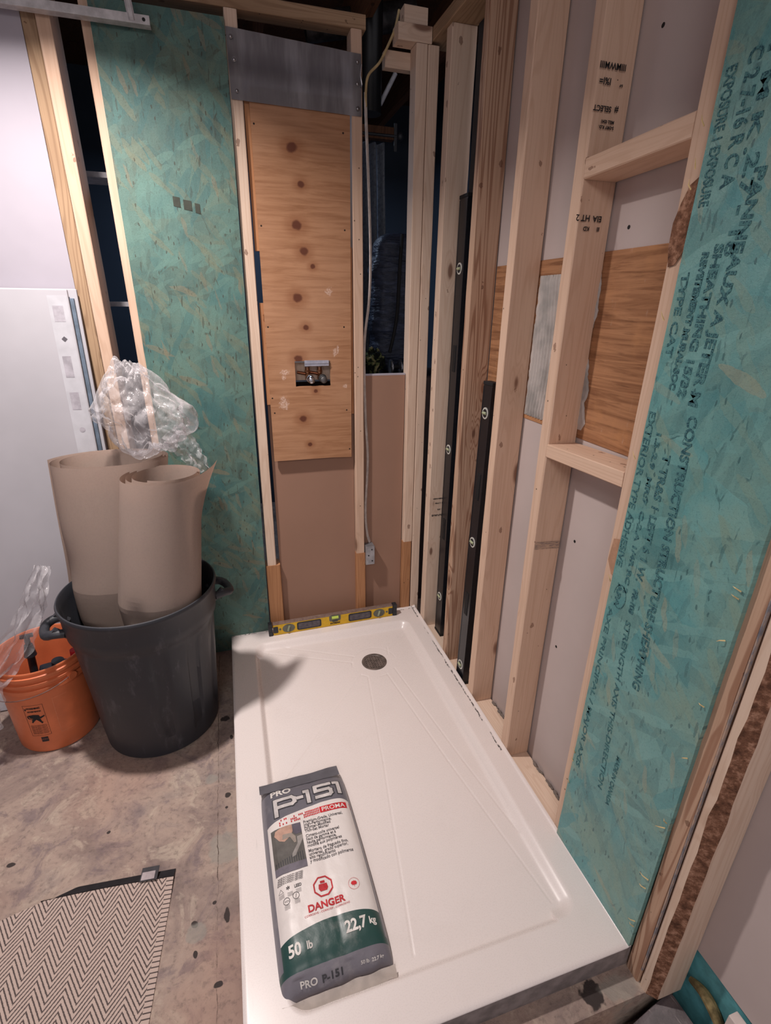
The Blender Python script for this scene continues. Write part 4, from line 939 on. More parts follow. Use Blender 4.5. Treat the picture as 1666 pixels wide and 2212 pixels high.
# photograph of a gloved hand with a notched trowel, drawn generically
bpoly('picture_ground', rect(0.085, 0.3400, 0.395, 0.5450), plain('pic_grey', (96, 92, 88), 0.6), 0.0009)
bpoly('picture_slate', rect(0.085, 0.5138, 0.395, 0.5450), plain('pic_slate', (108, 102, 112), 0.6), 0.0012)
bpoly('picture_glove', [(0.13, 0.3501), (0.20, 0.3400), (0.305, 0.3400), (0.31, 0.3696), (0.28, 0.3930), (0.21, 0.4125), (0.16, 0.4008), (0.115, 0.3696)], plain('pic_glove', (188, 150, 132), 0.6), 0.0013)
bpoly('picture_sleeve', [(0.305, 0.3400), (0.395, 0.3400), (0.395, 0.3891), (0.33, 0.3930), (0.305, 0.3774)], plain('pic_sleeve', (92, 86, 98), 0.6), 0.0013)
bpoly('picture_handle', [(0.20, 0.3774), (0.29, 0.3813), (0.325, 0.4008), (0.325, 0.4281), (0.305, 0.4304), (0.30, 0.4086), (0.27, 0.3992), (0.19, 0.4008)], plain('pic_handle', (150, 138, 128), 0.6), 0.0016)
bpoly('picture_blade', [(0.395, 0.4008), (0.34, 0.4047), (0.335, 0.4359), (0.27, 0.4748), (0.265, 0.4904), (0.30, 0.4865), (0.395, 0.4203)], plain('pic_blade', (150, 144, 140), 0.5), 0.0016)
for k in range(13): bpoly('picture_ridge', rect(0.10 + k * 0.022, 0.4928 - k * 0.0016, 0.108 + k * 0.022, 0.5115), DKG, 0.0015, False)
txts = ['Premium-Grade, Universal,', 'High-Performance,', 'Polymer-Modified', 'Thin-Set Mortar', 'Ciment-colle universel', 'haut de gamme et \u00e0', 'haute performance,', 'modifi\u00e9 aux polym\u00e8res', 'Mortero de fraguado fino,', 'universal, grado superior,', 'alto rendimiento', 'y modificado con polimeros']
for k, s_ in enumerate(txts): btext(s_, 0.425, 0.352 + k * 0.0152 + (k // 4) * 0.0085, 0.0128, TXT, bold=0.0002, sx=0.82)
for k in range(4): btext('MADE IN A FACILITY CERTIFIED', 0.10 - 0.004 * k, 0.562 + k * 0.0078, 0.0062, TXL, bold=0.0002, sx=0.75)
def bring(cx, cy, r, w, n, mat, off=0.0009, name='printed_ring', rot=0.0):
    for k in range(n):
        a0, a1 = rot + 2 * PI * k / n, rot + 2 * PI * (k + 1) / n
        p = lambda a, rr: (cx + rr * math.cos(a) / BWd, cy + rr * math.sin(a) / TOT)
        yield [p(a0, r), p(a1, r), p(a1, r - w), p(a0, r - w)]
def ringobj(cx, cy, r, w, n, mat, rot=0.0, name='printed_ring'):
    bm = bmesh.new()
    for q in bring(cx, cy, r, w, n, mat, rot=rot): bm.faces.new([bm.verts.new(onbag(x, y, 0.0010)) for x, y in q])
    bmesh.ops.remove_doubles(bm, verts=bm.verts[:], dist=1e-6); return done(bm, name, mat, bag)
ringobj(0.115, 0.610, 0.0075, 0.0012, 3, TXT, -PI / 2); ringobj(0.155, 0.652, 0.0085, 0.0011, 24, TXT); ringobj(0.245, 0.642, 0.0085, 0.0011, 24, TXT)
btext('VOC', 0.135, 0.656, 0.0065, TXT); btext('/', 0.237, 0.650, 0.014, TXT); btext('*', 0.165, 0.622, 0.022, TXT, bold=.0003); btext('LEED', 0.24, 0.612, 0.0105, TXT, bold=0.0003, sx=.8)
for px, py in ((0.09, 0.624), (0.17, 0.626), (0.25, 0.622), (0.13, 0.670), (0.225, 0.660)):
    for k in range(3): btext('recycled', px, py + k * 0.0055, 0.005, TXL, sx=.8)
ringobj(0.50, 0.641, 0.0265, 0.0038, 8, REDI, PI / 8, 'hazard_octagon')
bpoly('hazard_hand', [(0.462, 0.632), (0.538, 0.632), (0.545, 0.648), (0.53, 0.659), (0.47, 0.659), (0.455, 0.648)], REDI, 0.0010); bpoly('hazard_block', rect(0.478, 0.620, 0.522, 0.629), REDI, 0.0010)
btext('DANGER', 0.50, 0.719, 0.023, REDI, bold=0.0008, sx=1.0, align='CENTER'); btext('CORROSIVE - CORROSIF - CORROSIVO', 0.50, 0.733, 0.0062, REDI, sx=1.05, align='CENTER')
ringobj(0.785, 0.668, 0.0145, 0.0006, 30, REDI)
leaf = [(0, -1), (.18, -.62), (.45, -.75), (.40, -.2), (.75, -.45), (.95, -.1), (.6, .25), (.65, .45), (.1, .38), (.04, .9), (-.04, .9), (-.1, .38), (-.65, .45), (-.6, .25), (-.95, -.1), (-.75, -.45), (-.40, -.2), (-.45, -.75), (-.18, -.62)]
bpoly('leaf_print', [(0.785 + x * 0.0085 / BWd, 0.668 + y * 0.0085 / TOT) for x, y in leaf], REDI, 0.0010)
btext('50', 0.11, 0.838, 0.034, WHITEP, bold=0.0011, sx=.9); btext('lb', 0.27, 0.832, 0.022, WHITEP, bold=0.0007, sx=.9)
btext('22,7', 0.62, 0.826, 0.034, WHITEP, bold=0.0011, sx=.9); btext('kg', 0.84, 0.820, 0.021, WHITEP, bold=0.0007, sx=.9)
btext('PRO', 0.17, 0.940, 0.021, WHITEP, bold=0.0006, sx=1.0); btext('P-151', 0.355, 0.940, 0.022, DKG, bold=0.0006, sx=1.05)
btext('50 lb  22.7 kg', 0.70, 0.930, 0.0105, WHITEP, bold=0.0002)
# merge all print pieces of one colour into one lettering part
def merge_children(root, mat, newname, only=None):
    items = [o for o in C.objects if o.parent == root and (only is None or o.name.split('.')[0] == only) and o.type == 'MESH' and len(o.data.materials) == 1 and o.data.materials[0] == mat]
    if len(items) < 2: return
    bm = bmesh.new()
    for o in items: bm.from_mesh(o.data)
    me = bpy.data.meshes.new(newname); bm.to_mesh(me); bm.free(); 
    inv = items[0].matrix_parent_inverse.copy()
    for o in items: bpy.data.objects.remove(o)
    link(newname, me, mat, root).matrix_parent_inverse = inv
merge_children(bag, TXL, 'fine_print'); merge_children(bag, REDI, 'red_dots', 'red_dot'); merge_children(bag, DKG, 'outline_lettering', 'outline_print'); merge_children(bag, PINK, 'silver_lettering', 'display_print'); merge_children(bag, DKG, 'picture_ridges', 'picture_ridge')
bpy.context.view_layer.update()

# ------------------------------------------------------------------ black trash can
CAN = Vector((-1.178, -0.379, FZ)); HC = 0.601
t = NT('scuffed_black_plastic'); a, _ = t.noise(t.map(t.obj(), sc=(1, 1, .35)), 28, 5, 0.7); b, _ = t.noise(t.obj(), 7, 3, 0.6)
col = t.mix(t.fr(a, 0.55, 0.75), srgb(48, 50, 56), srgb(78, 78, 84)); col = t.mix(t.m_('MULTIPLY', t.fr(b, .45, .7), .4), col, srgb(60, 58, 62))
t.bump(a, 0.12, 0.002); CANM = t.fin(col, 0.46, 0, 0.45)
can = thing('trash_can', CAN, 'large scuffed black plastic trash can holding paper rolls', 'trash can')
bm = bmesh.new(); n = 160; rings = []
prof_c = [(0.02, 0.012), (0.150, 0.010), (0.190, 0.0), (0.2005, 0.010), (0.204, 0.05), (0.208, 0.10), (0.212, 0.16), (0.217, 0.24), (0.223, 0.32), (0.229, 0.40), (0.2325, 0.455), (0.234, 0.475), (0.243, 0.485), (0.247, 0.52), (0.249, 0.575), (0.254, 0.585), (0.2555, 0.594), (0.253, 0.600), (0.249, 0.601), (0.2455, 0.594), (0.243, 0.56), (0.238, 0.50), (0.229, 0.46), (0.215, 0.25), (0.200, 0.03), (0.19, 0.016), (0.02, 0.014)]
for r_, z in prof_c:
    ring = []
    for i in range(n):
        a = 2 * PI * i / n; rr = r_
        if 0.06 < z < 0.44 and r_ > 0.2035:
            k = ((a / (2 * PI) * 12) % 1.0); g_ = max(0, 1 - abs(k - 0.5) / 0.22)
            if (int(a / (2 * PI) * 12)) in (9, 10, 11, 0, 1, 2, 3, 4, 5): rr -= 0.0100 * min(1, g_ * 3) * min(1, (z - 0.06) / 0.05, (0.44 - z) / 0.04)
        ring.append(bm.verts.new((rr * math.cos(a), rr * math.sin(a), z)))
    rings.append(ring)
for a, b in zip(rings, rings[1:]):
    for i in range(n): bm.faces.new((a[i], a[(i + 1) % n], b[(i + 1) % n], b[i]))
bm.faces.new(rings[0][::-1]); bm.faces.new(rings[-1])
done(bm, 'body', CANM, can, True, 40)
for ang in (math.radians(14), math.radians(192)):
    bm = bmesh.new(); c, s_ = math.cos(ang), math.sin(ang); t0 = Vector((-s_, c, 0)); rd = Vector((c, s_, 0))
    pts = [rd * 0.238 + t0 * 0.055 + Vector((0, 0, 0.515)), rd * 0.272 + t0 * 0.05 + Vector((0, 0, 0.518)), rd * 0.295 + t0 * 0.03 + Vector((0, 0, 0.510)), rd * 0.298 - t0 * 0.03 + Vector((0, 0, 0.510)), rd * 0.272 - t0 * 0.05 + Vector((0, 0, 0.518)), rd * 0.238 - t0 * 0.055 + Vector((0, 0, 0.515))]
    tube(bm, smoothpath(pts, 5), 0.0150, 12)
    for sg in (1, -1): tube(bm, [rd * 0.232 + t0 * 0.05 * sg + Vector((0, 0, 0.50)), rd * 0.268 + t0 * 0.05 * sg + Vector((0, 0, 0.535))], 0.010, 8)
    done(bm, 'handle', CANM, can, True)

# ------------------------------------------------------------------ rolls of floor paper
def paper_mat(name, rgb):
    t = NT(name); a, _ = t.noise(t.obj(), 160, 4, 0.7); b, _ = t.noise(t.obj(), 5, 3, 0.5)
    c = srgb(*rgb); col = t.mix(t.m_('MULTIPLY', t.fr(a, .4, .75), 0.35), c, tuple(x * .82 for x in c[:3]) + (1,)); col = t.mix(t.m_('MULTIPLY', t.fr(b, .4, .7), .25), col, tuple(x * .88 for x in c[:3]) + (1,))
    t.bump(a, 0.08, 0.001); return t.fin(col, 0.85, 0, 0.2)
PAPER = paper_mat('floor_paper', (208, 188, 176))
def roll(name, secs, turns, shrink, lean_dir, start, label, tip=0.0, dents=()):
    """secs: (z, cx, cy, rx, ry); spiral sheet"""
    root = thing(name, (secs[0][1], secs[0][2], secs[0][0]), label, 'paper roll', 'rolls of floor protection paper')
    NTH = int(168 * turns); NZ = 60; bm = bmesh.new(); G = []
    z0, z1 = secs[0][0], secs[-1][0]
    def sec(z):
        for a, b in zip(secs, secs[1:]):
            if z <= b[0] + 1e-9:
                k = (z - a[0]) / (b[0] - a[0]); return [a[i] + (b[i] - a[i]) * k for i in range(5)]
        return secs[-1]
    for j in range(NZ + 1):
        z = z0 + (z1 - z0) * j / NZ; _, cx, cy, rx, ry = sec(z); row = []
        for i in range(NTH + 1):
            th_ = start - 2 * PI * turns * i / NTH; q = i / NTH * turns
            sh = min(0.5, shrink * q + 0.012 * max(0, q - 1)); fr = 1 - sh
            x = cx + rx * (math.cos(th_) * fr + lean_dir[0] * sh * 0.78); y = cy + ry * (math.sin(th_) * fr + lean_dir[1] * sh * 0.78)
            zz = z
            for (da, dz_, dw, dd_) in dents:
                g_ = math.exp(-(((th_ - da + PI) % (2 * PI) - PI) / dw) ** 2 - ((z - dz_) / (dw * 0.16)) ** 2) * dd_ if i < 168 else 0
                x -= math.cos(th_) * g_; y -= math.sin(th_) * g_
            if tip and i < 32:
                f = (1 - i / 32) ** 1.6 * max(0, (z - z1 + 0.16) / 0.16) ** 1.3
                x += tip * f * 0.9; y += tip * f * 0.35; zz += tip * f * 0.35
            row.append(bm.verts.new((x - root.location.x, y - root.location.y, zz - root.location.z)))
        G.append(row)
    for j in range(NZ):
        for i in range(NTH): bm.faces.new((G[j][i], G[j][i + 1], G[j + 1][i + 1], G[j + 1][i]))
    bmesh.ops.solidify(bm, geom=bm.faces[:], thickness=0.0009)
    done(bm, 'rolled_sheet', PAPER, root, False); return root
roll('paper_roll', [(-0.045, -1.105, -0.435, 0.095, 0.090), (0.40, -1.108, -0.450, 0.128, 0.120), (0.52, -1.105, -0.455, 0.136, 0.125), (0.935, -1.045, -0.425, 0.124, 0.112)], 3.4, 0.075, (0.75, 0.55), math.radians(18), 'front paper roll in the trash can, tight spiral with pointed corner on top', tip=0.065, dents=((math.radians(-118), 0.50, 0.30, 0.010),))
roll('paper_roll', [(-0.045, -1.235, -0.330, 0.075, 0.070), (0.40, -1.262, -0.330, 0.150, 0.085), (0.52, -1.258, -0.320, 0.165, 0.100), (0.955, -1.222, -0.262, 0.193, 0.125)], 2.6, 0.085, (0.6, 0.7), math.radians(165), 'rear paper roll in the trash can, wide and loose, under the clear plastic', dents=((math.radians(-160), 0.60, 0.6, 0.010),))

# ------------------------------------------------------------------ crumpled clear film
t = NT('clear_film'); o_ = t.obj(); a, _ = t.noise(t.map(o_, rot=(.3, .5, .6), sc=(1, 1, .35)), 13, 4, 0.6, 1.4); b, _ = t.noise(t.map(o_, sc=(1, 1, .5)), 38, 3, 0.6, 1.0)
t.bump(t.m_('ADD', a, t.m_('MULTIPLY', b, 0.5)), 0.9, 0.008)
t.fin(srgb(226, 222, 224), 0.12, 0, 1.0); 
tr = t.n('ShaderNodeBsdfTransparent'); tr.inputs[0].default_value = (0.97, 0.97, 0.98, 1)
lw = t.n('ShaderNodeLayerWeight'); lw.inputs[0].default_value = 0.35
f_ = t.m_('ADD', 0.20, t.m_('MULTIPLY', lw.outputs['Facing'], 0.34)); f_ = t.m_('ADD', f_, t.m_('MULTIPLY', t.fr(a, 0.5, 0.72), 0.15), clamp=True)
mx = t.n('ShaderNodeMixShader'); t.link(f_, mx.inputs[0]); t.link(tr.outputs[0], mx.inputs[1]); t.link(t.b.outputs[0], mx.inputs[2]); t.link(mx.outputs[0], t.out.inputs[0])
FILM = t.m
def ridged(p, s):
    return 1 - abs(noise.noise(Vector(p) * s))
bm = bmesh.new(); vs = bmesh.ops.create_icosphere(bm, subdivisions=6, radius=1.0)['verts']
for v in vs:
    p = v.co.copy(); d = p.normalized()
    r_ = 1 + 0.28 * noise.noise(d * 1.7 + Vector((3, 1, 2))) + 0.10 * noise.noise(d * 3.4 + Vector((5, 0, 0))) - 0.16 * ridged(d, 2.6) ** 6 - 0.05 * ridged(d + Vector((7, 0, 1)), 4.5) ** 5
    x, y, z = d.x * r_, d.y * r_, d.z * r_
    taper = 1 - 0.62 * max(0, z) ** 0.8
    v.co = Vector((x * 0.150 * taper - 0.03 * z, y * 0.085 * taper, z * 0.175))
film = thing('plastic_film', (-1.100, -0.215, 1.115), 'crumpled clear plastic film heaped on top of the paper rolls', 'plastic film'); done(bm, 'crumpled_sheet', FILM, film, True, 180)
def ribbon(name, path, widths, root, crumple=0.02, nu=26, seed=0):
    P = smoothpath(path, 14); bm = bmesh.new(); G = []
    for i, p in enumerate(P):
        k = i / (len(P) - 1); d = (P[min(i + 1, len(P) - 1)] - P[max(i - 1, 0)]).normalized(); s_ = d.cross(Vector((0.2, -1, 0.15))).normalized(); u_ = s_.cross(d)
        w = widths[0] * (1 - k) ** 1 + widths[-1] * k if len(widths) == 2 else (widths[0] * (1 - k) ** 2 + widths[1] * 2 * k * (1 - k) + widths[2] * k * k)
        row = []
        for j in range(nu + 1):
            a = (j / nu - 0.5) * 2; fold = math.sin(a * 7 + k * 5 + seed) * 0.25 * w
            q = p + s_ * a * w + u_ * (fold + crumple * noise.noise((a * 3 + seed, k * 9, 1))) + s_ * crumple * 0.6 * noise.noise((a * 4, k * 12, 9 + seed))
            row.append(bm.verts.new(q - root.location))
        G.append(row)
    for i in range(len(G) - 1):
        for j in range(nu): bm.faces.new((G[i][j], G[i][j + 1], G[i + 1][j + 1], G[i + 1][j]))
    return done(bm, name, FILM, root, True, 180)
ribbon('trailing_tail', [(-1.02, -0.22, 1.03), (-0.985, -0.22, 0.985), (-0.955, -0.24, 0.94), (-0.93, -0.25, 0.88)], (0.05, 0.04, 0.03), film, 0.02, seed=2)
film2 = thing('plastic_film', (-1.60, -0.30, 0.35), 'long clear plastic strip hanging from the can rim into the bucket', 'plastic film')
ribbon('hanging_sheet', [(-1.455, -0.37, 0.64), (-1.47, -0.41, 0.575), (-1.50, -0.42, 0.50), (-1.555, -0.43, 0.41), (-1.615, -0.44, 0.33), (-1.67, -0.46, 0.27), (-1.695, -0.47, 0.18), (-1.72, -0.47, 0.10)], (0.020, 0.062, 0.050), film2, 0.03, seed=5)

# ------------------------------------------------------------------ orange bucket and contents
BK = Vector((-1.556, -0.306, FZ)); ORG = plain('orange_plastic', (218, 120, 78), 0.38, 0, 0.5, 0.05, 12)
bk = thing('bucket', BK, 'orange plastic pail with ribbed rim and black warning label', 'bucket')
bm = bmesh.new(); pr_ = [(0.01, 0.012), (0.118, 0.008), (0.130, 0.002), (0.1345, 0.012), (0.1375, 0.10), (0.1405, 0.20), (0.143, 0.272), (0.1515, 0.275), (0.152, 0.290), (0.1445, 0.293), (0.1445, 0.303), (0.153, 0.306), (0.1535, 0.316), (0.146, 0.319), (0.146, 0.330), (0.154, 0.333), (0.1545, 0.343), (0.148, 0.346), (0.1485, 0.355), (0.151, 0.358), (0.150, 0.3625), (0.1465, 0.362), (0.144, 0.355), (0.142, 0.27), (0.135, 0.10), (0.130, 0.016), (0.01, 0.014)]
rg = lathe(bm, pr_, (0, 0, 0), 96); bm.faces.new(rg[0][::-1]); bm.faces.new(rg[-1]); done(bm, 'body', ORG, bk, True, 38)
def bkp(ang, z, off=0.0008):
    r_ = 0.1345 + (z - 0.012) / 0.26 * 0.0085 + off; return Vector((r_ * math.cos(ang), r_ * math.sin(ang), z))
A0 = math.radians(-95)
def bktext(s, u, z, size, mat=INK, bold=0.0003, sx=1.0):
    return text_mesh('label_text', s, size, mat, bk, bold=bold, fn=lambda co: bkp(A0 + (u + co.x * sx) / 0.139, z + co.y))
def bkpoly(pts, mat=INK):
    bm = bmesh.new(); f = bm.faces.new([bm.verts.new((x, y, 0)) for x, y in pts]); bmesh.ops.triangulate(bm, faces=bm.faces[:])
    for v in bm.verts: v.co = bkp(A0 + v.co.x / 0.139, v.co.y)
    done(bm, 'label_mark', mat, bk)
def bkrect(x0, z0, x1, z1, mat=INK):
    bm = bmesh.new(); n_ = max(1, int((x1 - x0) / 0.006)); vv_ = [[bm.verts.new(bkp(A0 + (x0 + (x1 - x0) * i / n_) / 0.139, z)) for i in range(n_ + 1)] for z in (z0, z1)]
    for i in range(n_): bm.faces.new((vv_[0][i], vv_[0][i + 1], vv_[1][i + 1], vv_[1][i]))
    done(bm, 'label_mark', mat, bk)
LX0, LX1, LZ0, LZ1 = -0.032, 0.030, 0.085, 0.225
bkrect(LX0, LZ0, LX1, LZ0 + 0.0009); bkrect(LX0, LZ1 - 0.0009, LX1, LZ1); bkrect(LX0, LZ0, LX0 + 0.0009, LZ1); bkrect(LX1 - 0.0009, LZ0, LX1, LZ1)
bktext('WARNING', -0.022, 0.208, 0.0090, bold=0.0005, sx=.95); bktext('ADVERTENCIA', -0.022, 0.194, 0.0080, bold=0.0004, sx=.80)
bkpoly([(-0.026, 0.200), (-0.022, 0.210), (-0.030, 0.210)])
# pictogram: small child tipping into a pail, built as plain silhouettes
bkpoly([(-0.024, 0.180), (-0.022, 0.168), (-0.016, 0.163), (-0.004, 0.166), (0.004, 0.170), (0.012, 0.163), (0.014, 0.150), (0.018, 0.145), (0.013, 0.140), (0.006, 0.152), (-0.001, 0.160), (-0.010, 0.152), (-0.014, 0.146), (-0.018, 0.148), (-0.014, 0.160), (-0.026, 0.166), (-0.028, 0.176)])
bkpoly([(0.004, 0.170), (0.016, 0.172), (0.026, 0.176), (0.027, 0.171), (0.014, 0.163)]); bkpoly([(-0.024, 0.180), (-0.006, 0.183), (0.010, 0.180), (0.014, 0.166), (-0.004, 0.163), (-0.018, 0.168)])
for k in range(9): bktext('Children can fall into a bucket and' if k % 2 else 'drown. Keep children away from', -0.026, 0.132 - k * 0.0048, 0.0044, bold=0.0001, sx=.85)
bkrect(-0.006, 0.055, 0.016, 0.077, plain('black_square', (58, 46, 48), 0.7)); bkrect(-0.004, 0.066, 0.014, 0.0672, ORG)
# molded frame at right
for a_, b_, c_, d_ in ((0.060, 0.235, 0.105, 0.2362), (0.060, 0.080, 0.0612, 0.235), (0.060, 0.080, 0.105, 0.0812)): bkrect(a_, b_, c_, d_, plain('pale_orange', (232, 150, 112), 0.5))
merge_children(bk, INK, 'warning_label')
bm = bmesh.new(); pts = []
for k in range(25):
    a = PI * k / 24; pts.append(Vector((0.1585 * math.cos(a - PI * 0.04 + PI * 1.0), -0.150 * math.sin(a) - 0.01, 0.300 - 0.045 * math.sin(a))))
pts = [Matrix.Rotation(math.radians(-40), 3, 'Z') @ Vector((p.x, p.y - 0.006, p.z)) for p in pts]
tube(bm, pts, 0.0018, 8); done(bm, 'bail_handle', plain('wire', (150, 120, 112), 0.4, 0.6), bk, True)
for sx_ in (-1, 1):
    bm = bmesh.new(); cyl(bm, Matrix.Rotation(math.radians(-40), 3, 'Z') @ Vector((sx_ * 0.146, -0.004, 0.298)), Matrix.Rotation(math.radians(-40), 3, 'Z') @ Vector((sx_ * 0.162, -0.004, 0.298)), 0.014, n=20); done(bm, 'handle_ear', ORG, bk, True)
bm = bmesh.new(); cyl(bm, (0, 0, 0), (0, 0, 0.30), 0.016, 0.012, n=16); cyl(bm, (0, 0, 0.30), (0, 0, 0.345), 0.020, 0.013, n=16); cyl(bm, (0, 0, 0.345), (0, 0, 0.375), 0.009, n=14); box(bm, (-0.020, -0.007, 0.375), (0.020, 0.007, 0.386), 0.002)
cg = tag(done(bm, 'pump_handle', BLACKP, None, True), 'black pump handle with T-shaped knob standing up in the orange bucket', 'tool'); cg.location = BK + Vector((-0.045, -0.01, 0.04)); cg.rotation_euler = (0, math.radians(3), 0.3)
bm = bmesh.new(); box(bm, (-0.045, -0.035, 0), (0.045, 0.035, 0.18), 0.012); cyl(bm, (0.01, 0, 0.18), (0.01, 0, 0.205), 0.02, n=20)
jb = tag(done(bm, 'jug', plain('dark_jug', (36, 40, 50), 0.35), None, True), 'dark plastic jug sitting inside the orange bucket', 'jug'); jb.location = BK + Vector((0.022, -0.035, 0.13)); jb.rotation_euler = (0.15, 0.12, 0.4)
tb = thing('tube', BK + Vector((0.108, -0.035, 0.10)), 'small white tube with red top leaning inside the orange bucket', 'tube')
bm = bmesh.new(); cyl(bm, (0, 0, 0), (0.01, 0, 0.225), 0.014, n=20); done(bm, 'tube_body', WHITEP, tb, True)
bm = bmesh.new(); cyl(bm, (0.01, 0, 0.225), (0.0115, 0, 0.255), 0.0155, n=20); done(bm, 'red_cap', REDI, tb, True)
for k in range(4):
    bm = bmesh.new(); cyl(bm, (0.004 + .0022 * k, 0, 0.10 + 0.028 * k), (0.0045 + .0022 * k, 0, 0.108 + 0.028 * k), 0.0146, n=20); done(bm, 'printed_band', INK, tb, True)

# ------------------------------------------------------------------ herringbone mat
t = NT('herringbone_weave'); o_ = t.obj(); s_ = t.sep(o_); w_, _ = t.noise(o_, 260, 3, 0.6)
u_ = t.m_('PINGPONG', t.m_('ADD', s_[0], 10.0), 0.036)
ph = t.m_('ADD', t.m_('MULTIPLY', s_[1], 68.0), t.m_('MULTIPLY', u_, 98.0)); ph = t.m_('ADD', ph, t.m_('MULTIPLY', t.m_('SUBTRACT', w_, 0.5), 0.35)); frc = t.m_('FRACT', t.m_('ADD', ph, 100.0))
dk = t.m_('SUBTRACT', 1.0, t.fr(t.m_('ABSOLUTE', t.m_('SUBTRACT', frc, 0.5)), 0.10, 0.21), clamp=True)
edge = t.m_('GREATER_THAN', s_[0], -0.018); ef = t.m_('FRACT', t.m_('MULTIPLY', s_[1], 90.0)); dk = t.mix(edge, t.com(dk, dk, dk), t.com(t.m_('LESS_THAN', ef, 0.25), t.m_('LESS_THAN', ef, 0.25), t.m_('LESS_THAN', ef, 0.25)))
col = t.mix(dk, srgb(190, 170, 160), srgb(88, 78, 76)); 
inv_ = t.m_('SUBTRACT', 1.0, t.sep(dk)[0]); t.bump(t.m_('ADD', inv_, t.m_('MULTIPLY', w_, 0.6)), 0.6, 0.003); RUG = t.fin(col, 0.95, 0, 0.1)
rug = thing('woven_mat', (-1.095, -1.034, FZ), 'herringbone beige and grey woven mat with dark binding on the floor', 'mat'); rug.rotation_euler = (0, 0, math.radians(-5.2))
bm = bmesh.new(); NX, NY = 90, 60; G = []
def curl(u, v):  # far edge curls up slightly
    return 0.014 * math.exp(-(v / 0.035) ** 2) * (0.6 + 0.4 * math.sin(u * 9)) * (1 if u < 0.40 else max(0, 1 - (u - 0.40) * 7)) + 0.004
for j in range(NY + 1):
    v_ = (j / NY) ** 1.4 * 0.78; row = []
    for i in range(NX + 1):
        u = i / NX * 0.80; yy = -v_ - 0.028 * max(0, (u - 0.33)) / 0.1 * (1 if u < 0.43 else 1) * math.exp(-v_ / 0.3) if u > 0.33 else -v_
        row.append(bm.verts.new((-u, max(yy, -0.8), curl(u, v_) + 0.0008 * noise.noise((u * 30, v_ * 30, 0)))))
    G.append(row)
for j in range(NY):
    for i in range(NX): bm.faces.new((G[j][i], G[j][i + 1], G[j + 1][i + 1], G[j + 1][i]))
bmesh.ops.recalc_face_normals(bm, faces=bm.faces[:]); bmesh.ops.solidify(bm, geom=bm.faces[:], thickness=0.003)
done(bm, 'weave', RUG, rug, True, 60)
BIND = plain('binding_tape', (62, 60, 64), 0.75)
bm = bmesh.new(); G = []
for j in range(5):
    k = j / 4; row = []
    for i in range(41):
        u = i / 40 * 0.34; wd = min(1, (0.34 - u) / 0.08) ; row.append(bm.verts.new((-u, 0.001 + k * 0.028 * wd, (curl(u, 0) + 0.001) * (1 - k * 0.85))))
    G.append(row)
for j in range(4):
    for i in range(40): bm.faces.new((G[j][i], G[j][i + 1], G[j + 1][i + 1], G[j + 1][i]))
bmesh.ops.solidify(bm, geom=bm.faces[:], thickness=0.001); done(bm, 'binding', BIND, rug, True)['label'] = 'dark grey folded-over binding'
bm = bmesh.new(); box(bm, (-0.088, -0.004, 0.020), (-0.042, 0.034, 0.0225), 0.001); done(bm, 'sewn_label', BIND, rug)
bm = bmesh.new(); box(bm, (-0.085, -0.002, 0.0226), (-0.050, 0.020, 0.0236), 0.0004); done(bm, 'label_face', plain('label_grey', (170, 158, 160), 0.6), rug)

# ------------------------------------------------------------------ boards leaning on the left drywall
def leanboard(x0, x1, ytop, ztop, th_, lean, mat, label, name='leaning_board'):
    h = ztop - FZ; r = thing(name, ((x0 + x1) / 2, ytop - lean, FZ + 0.004), label, 'board', 'boards leaning on the left wall'); ang = math.atan2(lean, h)
    r.rotation_euler = (-ang, 0, 0); L = math.hypot(h, lean)
    bm = bmesh.new(); w = (x1 - x0) / 2; box(bm, (-w, -th_, 0), (w, 0, L), 0.003); done(bm, 'panel_face', mat, r); return r, w, L, th_
GREYB = drywall_mat('cement_board', (182, 180, 186), 0.10)
r1, w1, L1, t1 = leanboard(-2.20, -1.266, -0.012, 1.476, 0.014, 0.115, GREYB, 'rear grey board leaning on the left wall, thin edge showing')
r2, w2, L2, t2 = leanboard(-2.20, -1.288, -0.040, 1.474, 0.013, 0.115, GREYB, 'front grey board leaning on the left wall with faint printed edge strip')
EDGE = plain('blue_grey_edge', (98, 112, 128), 0.6)
bm = bmesh.new(); box(bm, (w1 - 0.022, -t1 - 0.0125, 0.02), (w1 - 0.010, -t1 - 0.0005, L1 - 0.03), 0.001); done(bm, 'blue_edge', EDGE, r1)['label'] = 'blue-grey edge band'
STRIPM = plain('strip_film', (188, 188, 194), 0.4, 0, .4, 0.05, 14); MARK = plain('faint_mark', (172, 168, 176), 0.6)
bm = bmesh.new(); box(bm, (w2 - 0.062, -t2 - 0.0008, 0.05), (w2 - 0.004, -t2 - 0.0001, L2 - 0.02)); done(bm, 'edge_strip', STRIPM, r2)
for z, h_, wd in ((L2 - 0.10, 0.05, 0.032), (L2 - 0.28, 0.07, 0.026), (L2 - 0.39, 0.06, 0.028), (L2 - 0.70, 0.15, 0.022), (L2 - 0.82, 0.04, 0.02)):
    bm = bmesh.new(); box(bm, (w2 - 0.052, -t2 - 0.0013, z), (w2 - 0.052 + wd, -t2 - 0.0008, z + h_)); done(bm, 'printed_patch', MARK, r2)
bm = bmesh.new(); z = L2 - 0.155; f = bm.faces.new([bm.verts.new((w2 - 0.034 + a * 0.009, -t2 - 0.0014, z + b * 0.009)) for a, b in ((-1, 0), (0, -1), (1, 0), (0, 1))]); bmesh.ops.solidify(bm, geom=[f], thickness=0.0004); done(bm, 'diamond_mark', plain('mark_dark', (128, 124, 132), 0.6), r2)
